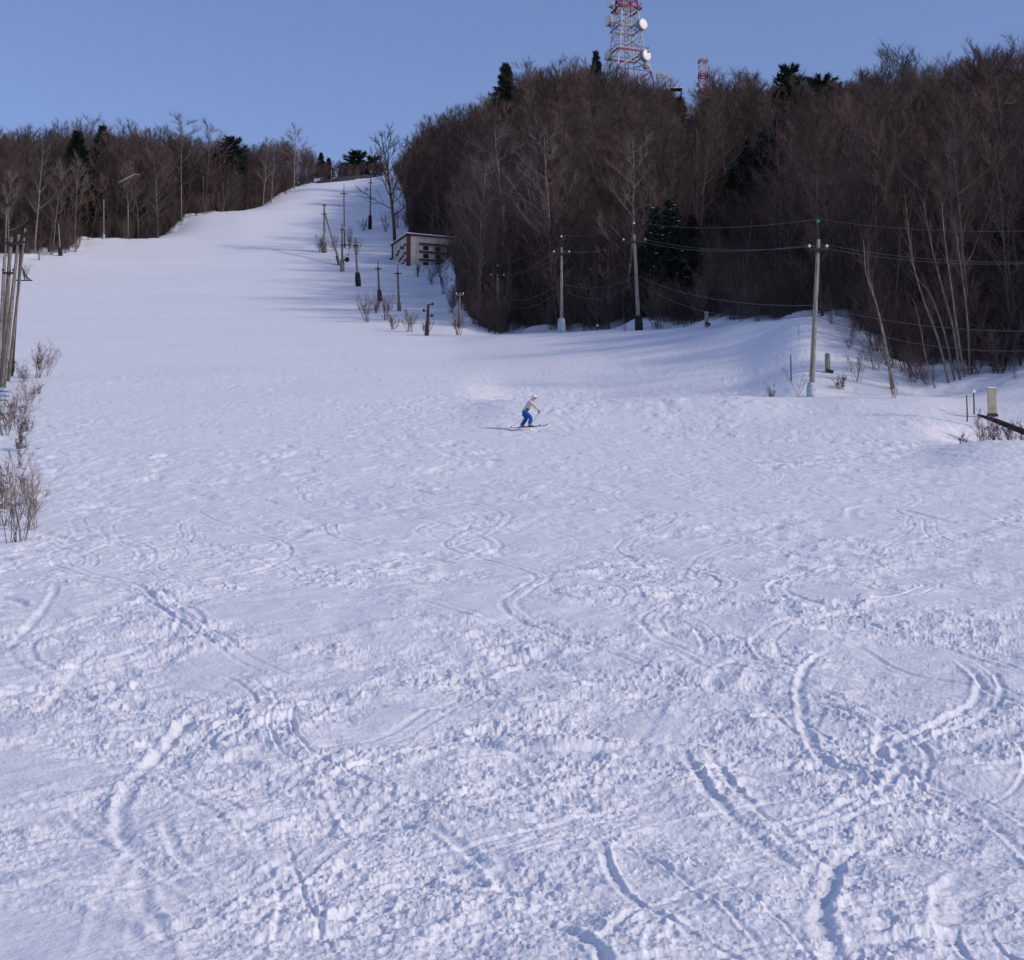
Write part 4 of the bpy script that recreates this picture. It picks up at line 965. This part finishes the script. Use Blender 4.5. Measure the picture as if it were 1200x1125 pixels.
# stubs, stakes, boards
def stub(u, D, vt, r, label, m='conc', foot=True):
    g = G(u, D); h = P(u, vt, D)[2] - g.z; e = thing('concrete_stub', label, 'post', g)
    a = MB(); a.tube([(0, 0, -.2), (0, 0, h * .5), (.01, 0, h - .03), (.01, 0, h)], [r, r, r * .97, r * .8], 10); part('shaft', a, M[m], e, True)
    a = MB(); a.blob((.01, 0, h), r * .95, r * .95, .06, n=5); part('snow_cap', a, M['snow'], e, True)
    if foot: a = MB(); a.box((r * .6, -.05, .12), (r * 2.6, r * 2.2, .18), Matrix.Rotation(.2, 3, 'Y')); part('foot', a, M['dkmetal'], e)
stub(828, 136, 366, .17, 'short pale concrete stub on the lip of the snowy bank')
stub(970, 99.5, 414, .17, 'concrete stub with dark foot on the bank past the tallest utility pole', 'conc')
def stake(u, D, vt, r, label, cap=False):
    g = G(u, D); h = P(u, vt, D)[2] - g.z; e = thing('stake', label, 'stake', g); a = MB(); a.tube([(0, 0, -.2), (.01, 0, h * .5), (0, 0, h)], [r, r * .9, r * .8], 6); part('shaft', a, M['dbark'], e)
    if cap: a = MB(); a.blob((0, 0, h + .05), .11, .11, .09, n=6, jit=.1); part('snow_cap', a, M['snow'], e, True)
stake(927, 98.5, 416, .04, 'thin dark stake on the bank beside the tallest utility pole')
stake(1133.5, 78, 463, .035, 'bare thin stake on the snow near the yellowed plate')
stake(1141.5, 80, 460, .04, 'thin stake topped with a snow cap near the yellowed plate', True)
stake(700, 153, 382, .06, 'tiny snow topped stump on the crest', True)
gP = G(1163, 79); hP = P(1163, 455, 79)[2] - gP.z; e = thing('marker_plate', 'yellowed upright concrete plate behind the wooden boards', 'plate', gP)
a = MB(); a.box((0, 0, hP * .58), (.40, .16, hP * .85)); part('plate', a, M['plate'], e)
a = MB(); a.box((0, 0, hP * .1), (.5, .22, .1)); a.box((.38, 0, 0.02), (.35, .1, .07), Matrix.Rotation(.3, 3, 'Y')); part('foot', a, M['dkmetal'], e)
a = MB(); a.box((0, 0, hP * 1.02), (.42, .18, .05)); part('snow_cap', a, M['snow'], e)
p0 = Vector(P(1146, 486, 73.5)); p1 = Vector(P(1216, 512, 71.5)); a = MB()
dd = p1 - p0; a.tube([(0, 0, 0), dd * .3 + Vector((0, 0, .03)), dd * .7, dd], [.05, .12, .14, .15], 8)
thing('log', 'dark fallen log slanting down through dry stems at the snow rim', 'log', p0, None, a.mesh('log', M['dbark'], True))

# cables: hang between pole tops
def cable(pa, pb, sag, label, r=.02):
    pa = Vector(pa); pb = Vector(pb); a = MB(); n_ = 16
    a.tube([(pb - pa) * (k / n_) - Vector((0, 0, 4 * sag * (k / n_) * (1 - k / n_))) for k in range(n_ + 1)], r, 4)
    thing('power_cable', label, 'cable', pa, 'cables strung between the utility poles', a.mesh('power_cable', M['wire']))
def tp(k, q, dx=0, up=0): e_, g_, t_ = PL[k]; return g_ + Vector((0, 0, -.6)).lerp(t_, q) + Vector((dx, -.12, up))
tagp = {(0, 1): 'between the tallest pole and the black based pole', (1, 2): 'between the black based pole and the white footed pole', (2, 3): 'between the white footed pole and the wood corner pole', (0, 4): 'running from the tallest pole past the saplings'}
for (i, j), where in tagp.items():
    cable(tp(i, 1, 0, 1.2), tp(j, 1, 0, 1.2), .55, 'top cable ' + where, .014)
    cable(tp(i, .94, -.5, .25), tp(j, .94, -.5, .25), .75, 'outer crossarm cable ' + where, .016)
    cable(tp(i, .94, .5, .25), tp(j, .94, .5, .25), .65, 'inner crossarm cable ' + where, .016)
    cable(tp(i, .60), tp(j, .60), .8, 'upper low cable ' + where, .018)
    cable(tp(i, .54), tp(j, .54), 1.3, 'lowest cable ' + where, .016)

# ------------------------------------------------------------------ cabin
def cabin():
    D0 = 262; c0 = Vector(P(478, 312, D0)); ang = math.atan2(3.1, 7.6); W_, Dp, Hh = 8.4, 8.2, 5.25
    e = thing('cabin', 'small cream cabin with brown trim, brown bands and snow on its flat roof', 'building', c0, rz=ang)
    a = MB(); a.box((W_/2, Dp/2, Hh/2 - 1.0), (W_, Dp, Hh + 2.0)); part('wall', a, M['cream'], e)
    a = MB(); a.box((W_/2, Dp/2, Hh + .10), (W_ + .7, Dp + .7, .16)); rf = part('roof', a, M['brown'], e)
    a = MB(); a.box((W_/2, Dp/2, Hh + .27), (W_ + .6, Dp + .6, .18)); a.blob((W_/2, Dp/2, Hh + .33), 3.5, 3.5, .14, n=6); part('snow', a, M['snow'], rf)
    a = MB(); a.box((.10, -.02, Hh/2 - 1.0), (.62, .26, Hh + 2)); a.box((-.03, .16, Hh/2 - 1.0), (.24, .5, Hh + 2.004)); part('corner_trim', a, M['brown'], e)
    a = MB(); a.box((.0, Dp - .1, Hh/2 - 1.0), (.3, .4, Hh + 2)); part('corner_trim', a, M['brown'], e)
    for k, z in enumerate((3.95, 2.62, 1.28)):
        a = MB(); a.box((4.9, -.14, z), (5.9, .30, .26))
        part('brown_band', a, M['brown'], e)
        for m_, x in enumerate((3.1, 5.2, 7.3)):
            a = MB(); a.box((x, -.015, z - .65), (.95, .07, .72)); wn = part('window', a, M['brown'], e)
            a = MB(); a.box((x, -.07, z - .65), (.78, .05, .56)); part('pane', a, M['wglass'], wn)
    for k, (y, z) in enumerate([(1.6, 3.9), (2.5, 3.55), (3.5, 3.9), (4.8, 3.5), (5.6, 3.1), (1.6, 2.5), (2.6, 2.2), (3.7, 2.0), (4.9, 1.7), (1.5, 1.3), (2.6, 1.0), (3.8, .7), (5.2, .25)]):
        a = MB(); a.box((-.03, y, z), (.08, 1.1, .38)); part('brown_panel', a, M['brown'], e)
    a = MB(); a.lathe((-.35, Dp - .3, 2.7), (-1, 0, 0), [(-.3, .06), (0, .3), (.2, .34), (.25, .2)], 10); part('lamp', a, M['black'], e)
cabin()

# ------------------------------------------------------------------ towers
def lattice(u, D, vt_top, name, label, widths, bands, ring_rows, inner=True, hubs=(), beam=.11, leg=.17, below=0, rz0=.35):
    """widths: list of (row, half width m)"""
    g = G(u, D); e = thing(name, label, 'tower', g, rz=rz0)
    zs = [(P(u, r_, D)[2] - g.z, hw) for r_, hw in widths]; zs.append((0, widths[-1][1] * 1.25)); zs = sorted(zs)
    zz_ = [z for z, _ in zs]; ww = [w_ for _, w_ in zs]
    def hw(z): return float(np.interp(z, zz_, ww))
    bz = [(P(u, r_, D)[2] - g.z, c_) for r_, c_ in bands]
    def colr(z):
        for z_, c_ in bz:
            if z > z_: return c_
        return bz[-1][1]
    top = zz_[-1]; lv = [0.0]
    while lv[-1] < top: lv.append(min(top, lv[-1] + max(1.3, hw(lv[-1]) * 1.25)))
    for sx, sy in ((-1, -1), (1, -1), (1, 1), (-1, 1)):
        a = MB()
        for z0, z1 in zip(lv[:-1], lv[1:]):
            a.tube([(sx*hw(z0), sy*hw(z0), z0), (sx*hw(z1), sy*hw(z1), z1)], leg, 5, colr((z0+z1)/2))
        part('leg', a, [M['white'], M['red']], e)
    br = MB()
    for z0, z1 in zip(lv[:-1], lv[1:]):
        h0, h1 = hw(z0), hw(z1); cc = colr((z0+z1)/2)
        for k in range(4):
            q = [(-1, -1), (1, -1), (1, 1), (-1, 1)]; a0, b0 = q[k], q[(k+1) % 4]
            br.tube([(a0[0]*h0, a0[1]*h0, z0), (b0[0]*h1, b0[1]*h1, z1)], beam, 4, cc, False); br.tube([(b0[0]*h0, b0[1]*h0, z0), (a0[0]*h1, a0[1]*h1, z1)], beam, 4, cc, False)
            br.tube([(a0[0]*h1, a0[1]*h1, z1), (b0[0]*h1, b0[1]*h1, z1)], beam, 4, cc, False)
    part('bracing', br, [M['white'], M['red']], e)
    if inner:
        a = MB()
        for s_, q_ in ((-.35, 0), (.35, 0), (-.9, -.9), (.9, .8), (0, -.9)): a.tube([(s_, q_, 0), (s_, q_, top)], .08, 4)
        z = .5
        while z < top: a.box((0, 0, z), (.8, .1, .08)); z += .9
        part('ladder', a, M['white'], e)
    for r_, grow, ci in ring_rows:
        z = P(u, r_, D)[2] - g.z; h = hw(z) * grow; a = MB()
        for k, (cx, cy, sx, sy) in enumerate([(0, -h, 2*h, .2), (0, h, 2*h, .2), (-h, 0, .2, 2*h-.2), (h, 0, .2, 2*h-.2)]): a.box((cx, cy, z), (sx, sy, .35 if h > 1.4 else .12)); a.box((cx, cy, z + (1.0 if h > 1.4 else .4)), (max(.12, sx - .1) if sx > 1 else .12, max(.12, sy - .1) if sy > 1 else .12, .1))
        part('platform', a, M['red'] if ci else M['dish'], e)
    return e, g
eT, gT = lattice(735, 352, -60, 'radio_tower', 'tall red and white lattice radio tower with round dishes on the hilltop',
   [(-70, 1.2), (0, 1.75), (35, 2.3), (65, 3.0), (100, 4.6)], [(18, 1), (58, 0), (74, 1), (88, 0), (300, 1)][::1], [(12, 1.35, 1), (35, 1.2, 0), (65, 1.25, 1)], beam=.09, leg=.19)
def dish(u, v, r, face, label=None):
    c = Vector(P(u, v, 350)) - gT; c.rotate(Matrix.Rotation(-.35, 3, 'Z')); f = Vector(face); f.rotate(Matrix.Rotation(-.35, 3, 'Z')); f.normalize()
    a = MB(); a.lathe(c - f * .45, f, [(-.25, r * .35), (0, r * .92), (.1, r), (.95, r), (.98, r * .94)], 20); a.tube([c - f * .5, Vector((c.x * .35, c.y * .35, c.z))], [.12, .12], 6)
    d = part('dish', a, M['dish'], eT, True)
    a = MB(); a.lathe(c + f * .54, f, [(-.05, r * .93), (.06, r * .9), (.10, r * .6), (.12, .1)], 20); part('dish_cover', a, M['helmet'], d, True)
dish(752, 29, 1.32, (.62, -.78, 0)); dish(756, 65.5, 1.32, (.62, -.78, 0)); dish(714, 25, 1.2, (-.9, -.42, 0)); dish(714, 65, 1.2, (-.9, -.42, 0)); dish(716, 5.5, .75, (-.8, -.5, 0))
dish(757, 77, .8, (.9, .3, 0))
eM, gM = lattice(825, 325, 66, 'lattice_mast', 'slim red and white lattice mast between the skyline gap and the woods', [(72, .70), (100, .78), (135, .95)], [(86, 0), (95, 1), (104, 0), (113, 1), (300, 0)], [(73, 1.2, 1), (90, 1.2, 1), (108, 1.2, 1)], inner=False, beam=.04, leg=.075, rz0=.2)
a = MB()
for sx, sy in ((-.7, -.7), (.7, -.7), (.55, .7), (-.3, .7)):
    zt = P(825, 72, 325)[2] - gM.z; a.tube([(sx, sy, zt - .3), (sx, sy, zt + 1.5)], [.09, .07], 5)
part('antenna', a, M['white'], eM)
a = MB(); zt = P(825, 101, 325)[2] - gM.z; a.lathe((-1.1, -.2, zt), (-1, -.3, 0), [(0, .2), (.15, .4), (.25, .42)], 10); part('small_dish', a, M['dish'], eM)
for (u, vt, vb2, r_, lab) in [(773, 73, 150, .09, 'thin whip antenna mast beside the radio tower'), (781, 84, 150, .16, 'pale double antenna mast near the snowy hilltop conifer'), (787, 88, 150, .2, 'white capped antenna mast next to the double one')]:
    g = G(u, 330); h = P(u, vt, 330)[2] - g.z; e = thing('antenna_mast', lab, 'antenna', g, 'small antenna masts on the hilltop')
    a = MB(); a.tube([(0, 0, 0), (0, 0, h)], [r_, r_ * .5], 6); part('mast', a, M['white'], e)
    a = MB()
    for k, zq in enumerate((1.0, 2.1, 3.2) if vt > 75 else (2.6, 3.4)): a.box((0, -.2, h - zq), (1.3 - .2 * k, .25, .25)); a.tube([(.5, -.25, h - zq - .5), (.5, -.25, h - zq + .7)], .1, 5); a.tube([(-.5, -.25, h - zq - .5), (-.5, -.25, h - zq + .6)], .1, 5)
    part('antenna', a, M['white'], e)
g = G(793, 315); h = P(793, 105, 315)[2] - g.z; e = thing('lookout_platform', 'small snow covered platform on dark legs above the skyline gap', 'platform', g)
a = MB(); a.box((0, 0, h), (2.4, 1.6, .18)); part('deck', a, M['dkmetal'], e); a = MB(); a.box((0, 0, h + .16), (2.35, 1.55, .13)); part('snow', a, M['snow'], e)
for sx in (-1, 1):
    for sy in (-.6, .6): a = MB(); a.tube([(sx, sy, 0), (sx, sy, h - .1)], .08, 5); part('leg', a, M['dkmetal'], e)

# ------------------------------------------------------------------ skier
def skinned(name, V, E, parent, material, sub=2):
    m_ = bpy.data.meshes.new(name + '_cage'); m_.from_pydata([v[:3] for v in V], E, [])
    o = bpy.data.objects.new(name, m_); C.objects.link(o)
    md = o.modifiers.new('skin', 'SKIN'); md.use_smooth_shade = True
    sv = m_.skin_vertices[0].data if m_.skin_vertices else None
    if sv is None:
        bpy.context.view_layer.objects.active = o
    for i, v in enumerate(V): m_.skin_vertices[0].data[i].radius = (v[3], v[4] if len(v) > 4 else v[3])
    m_.skin_vertices[0].data[0].use_root = True
    s2 = o.modifiers.new('sub', 'SUBSURF'); s2.levels = sub; s2.render_levels = sub
    dg = bpy.context.evaluated_depsgraph_get(); nm = bpy.data.meshes.new_from_object(o.evaluated_get(dg)); nm.name = name
    C.objects.unlink(o); bpy.data.objects.remove(o)
    nm.materials.clear(); nm.materials.append(material)
    return lobj(name, nm, parent)
def skier():
    xg, yg = hit(619, 502.5); g = Vector((xg, yg, Hs(xg, yg) + .04))
    e = thing('person', 'skier in cream jacket, blue trousers and white helmet crouching forward across the slope', 'person', g)
    # x = the way the skier goes, y = away from the camera
    hip = Vector((-.18, 0, .72)); chest = Vector((.08, 0, 1.14)); neck = Vector((.19, 0, 1.27)); head = Vector((.29, -.01, 1.40))
    sh = {s: Vector((.10, s * .19, 1.19)) for s in (-1, 1)}
    el = {-1: Vector((.33, -.27, .98)), 1: Vector((-.10, .30, .93))}; ha = {-1: Vector((.46, -.24, .80)), 1: Vector((-.02, .42, .74))}
    hj = {s: Vector((-.16, s * .10, .68)) for s in (-1, 1)}
    kn = {-1: Vector((.14, -.15, .44)), 1: Vector((-.08, .13, .42))}; an = {-1: Vector((.06, -.15, .12)), 1: Vector((-.32, .14, .12))}
    def body(k, hands=True):
        V = [(*hip, .13*k, .10*k), (*(hip.lerp(chest, .5)), .125*k, .10*k), (*chest, .15*k, .11*k), (*neck, .055), (*(neck.lerp(head, .55)), .05), (*head, .085, .10), (*(head + Vector((.02, 0, .09))), .075, .085)]
        E = [(0, 1), (1, 2), (2, 3), (3, 4), (4, 5), (5, 6)]
        for s in (-1, 1):
            b = len(V); V += [(*sh[s], .065*k), (*el[s], .045*k), (*ha[s], .032*k), (*(ha[s] + (ha[s] - el[s]).normalized() * .07), .03)]
            E += [(2, b), (b, b+1), (b+1, b+2), (b+2, b+3)]
            b = len(V); V += [(*hj[s], .09*k), (*kn[s], .062*k), (*an[s], .042*k), (*(an[s] + Vector((.13, 0, -.06))), .035)]
            E += [(0, b), (b, b+1), (b+1, b+2), (b+2, b+3)]
        return V, E
    V, E = body(.92); bd = skinned('body', V, E, e, M['skin'])
    # face: nose, brow, mouth and ears as one small mesh joined to the head
    a = MB(); f = head + Vector((.095, 0, .0)); a.spike(f + Vector((-.02, 0, .03)), f + Vector((.035, 0, -.012)), .02); a.blob(f + Vector((-.012, 0, -.055)), .014, .028, .009, n=5)
    for s in (-1, 1): a.blob(head + Vector((0, s * .085, -.01)), .02, .012, .032, n=5)
    part('face_features', a, M['skin'], e, True)
    # jacket
    V = [(*(hip + Vector((.0, 0, -.02))), .19, .16), (*(hip.lerp(chest, .5)), .185, .15), (*chest, .20, .155), (*(neck + Vector((-.01, 0, -.02))), .085)]
    E = [(0, 1), (1, 2), (2, 3)]
    for s in (-1, 1):
        b = len(V); V += [(*sh[s], .10), (*el[s], .072), (*(ha[s].lerp(el[s], .12)), .055)]; E += [(2, b), (b, b+1), (b+1, b+2)]
    skinned('jacket', V, E, e, M['jacket'])
    V = [(*(hip + Vector((.02, 0, .0))), .13, .14)]; E = []
    for s in (-1, 1):
        b = len(V); V += [(*hj[s], .135), (*(hj[s].lerp(kn[s], .5)), .13), (*kn[s], .112), (*(kn[s].lerp(an[s], .5)), .105), (*an[s], .11)]; E += [(0, b)] + [(b+i, b+i+1) for i in range(4)]
    skinned('trousers', V, E, e, M['blue'])
    for s in (-1, 1):
        V = [(*(an[s] + Vector((-.03, 0, .10))), .07), (*(an[s] + Vector((-.02, 0, -.03))), .065), (*(an[s] + Vector((.10, 0, -.06))), .055), (*(an[s] + Vector((.19, 0, -.065))), .045)]
        skinned('boot', V, [(0, 1), (1, 2), (2, 3)], e, M['boot'])
        h = ha[s]; d = (h - el[s]).normalized(); side = Vector((0, s, 0)); V = [(*h, .042), (*(h + d * .06), .045, .03)]; E = [(0, 1)]
        dn = Vector((.25, 0, -1)).normalized(); kn1 = h + d * .10
        for q in range(4):                                  # gloved fingers curled round the grip
            o_f = Vector((0, 0, .03 - .022 * q)); b = len(V)
            V += [(*(kn1 + o_f), .013), (*(kn1 + o_f + d * .035 - side * .015), .012), (*(kn1 + o_f + d * .03 - side * .045), .011), (*(kn1 + o_f + d * .0 - side * .05), .01)]; E += [(1, b), (b, b+1), (b+1, b+2), (b+2, b+3)]
        b = len(V); V += [(*(h + d * .04 - side * .03 + Vector((0, 0, .03))), .014), (*(h + d * .08 - side * .045 + Vector((0, 0, .035))), .012)]; E += [(0, b), (b, b+1)]
        skinned('glove', V, E, e, M['black'], 1)
    a = MB(); hc = head + Vector((.0, 0, .055)); vs = []
    prof = [(-.035, .122), (.0, .132), (.05, .125), (.09, .098), (.118, .06), (.13, .02)]; a.lathe(hc, Vector((.12, 0, 1)), prof, 16); a.lathe(hc + Vector((-.045, 0, -.05)), Vector((-.1, 0, 1)), [(-.06, .08), (-.03, .1), (.05, .11)], 14); part('helmet', a, M['helmet'], e, True)
    a = MB()
    for k in range(9):
        t = -1.25 + 2.5 * k / 8; t2 = -1.25 + 2.5 * min(k + 1, 8) / 8
    pts = [head + Vector((.0 + .108 * math.cos(t), .112 * math.sin(t), .02)) for t in np.linspace(-1.9, 1.9, 13)]
    a.tube(pts, [.022] + [.03] * 11 + [.022], 6); part('goggles', a, M['black'], e, True)
    a = MB(); a.blob(head + Vector((-.105, 0, -.03)), .04, .07, .07, n=6, jit=.1); part('hair', a, M['hair'], e, True)
    a = MB(); a.tube([hip.lerp(chest, .28) + Vector((.0, -.175, .02)), hip.lerp(chest, .3) + Vector((.16, -.12, .0))], [.045, .04], 6); part('waist_bag', a, M['brown'], e, True)
    # skis and poles are things of their own
    for s, lab in ((-1, 'dark ski under the skier\'s leading foot'), (1, 'dark ski under the skier\'s trailing foot')):
        a = MB(); L0 = -.62; prof = [(L0, .03, .02), (L0 + .1, .045, .0), (-.1, .034, .0), (.6, .05, .0), (.8, .048, .015), (.9, .035, .06), (.95, .012, .10)]; vs = []; fs = []
        for x, w_, z in prof: vs += [(x, -w_, z), (x, w_, z), (x, w_, z + .018), (x, -w_, z + .018)]
        for i in range(len(prof) - 1):
            for j in range(4): fs.append((i*4+j, i*4+(j+1) % 4, i*4+4+(j+1) % 4, i*4+4+j))
        fs += [(3, 2, 1, 0), tuple(len(prof)*4 - 4 + j for j in range(4))]; a.add(vs, fs)
        px_, py_ = an[s].x + .05, an[s].y; o = thing('ski', lab, 'ski', g + Vector((px_, py_, .0)), 'pair of skis')
        o.rotation_euler = (0, 0, -.48 if s < 0 else -.42); part('board', a, M['black'], o)
        a = MB(); a.box((.13, 0, .035), (.10, .06, .035)); a.box((-.16, 0, .035), (.08, .06, .04)); part('binding', a, M['boot'], o)
        h = ha[s] + (ha[s] - el[s]).normalized() * .12; tip = Vector((-.74, -.30, -.02)) if s < 0 else Vector((-.86, .30, .02))
        if s < 0: tip = Vector((.02, -.95, -.10))
        o = thing('ski_pole', 'thin ski pole held in the skier\'s forward hand' if s < 0 else 'thin ski pole trailing from the skier\'s rear hand', 'ski pole', g + tip, 'pair of ski poles')
        v_ = h - tip; a = MB(); a.tube([(0, 0, 0), v_ * 1.0], [.009, .012], 6); part('shaft', a, M['dkmetal'], o)
        a = MB(); a.tube([v_ * .93, v_ * 1.05], [.018, .02], 7); part('grip', a, M['black'], o); a = MB(); a.lathe(v_ * .05, v_, [(0, .045), (.01, .05), (.02, .02)], 10); part('basket', a, M['black'], o)
skier()
print('done')
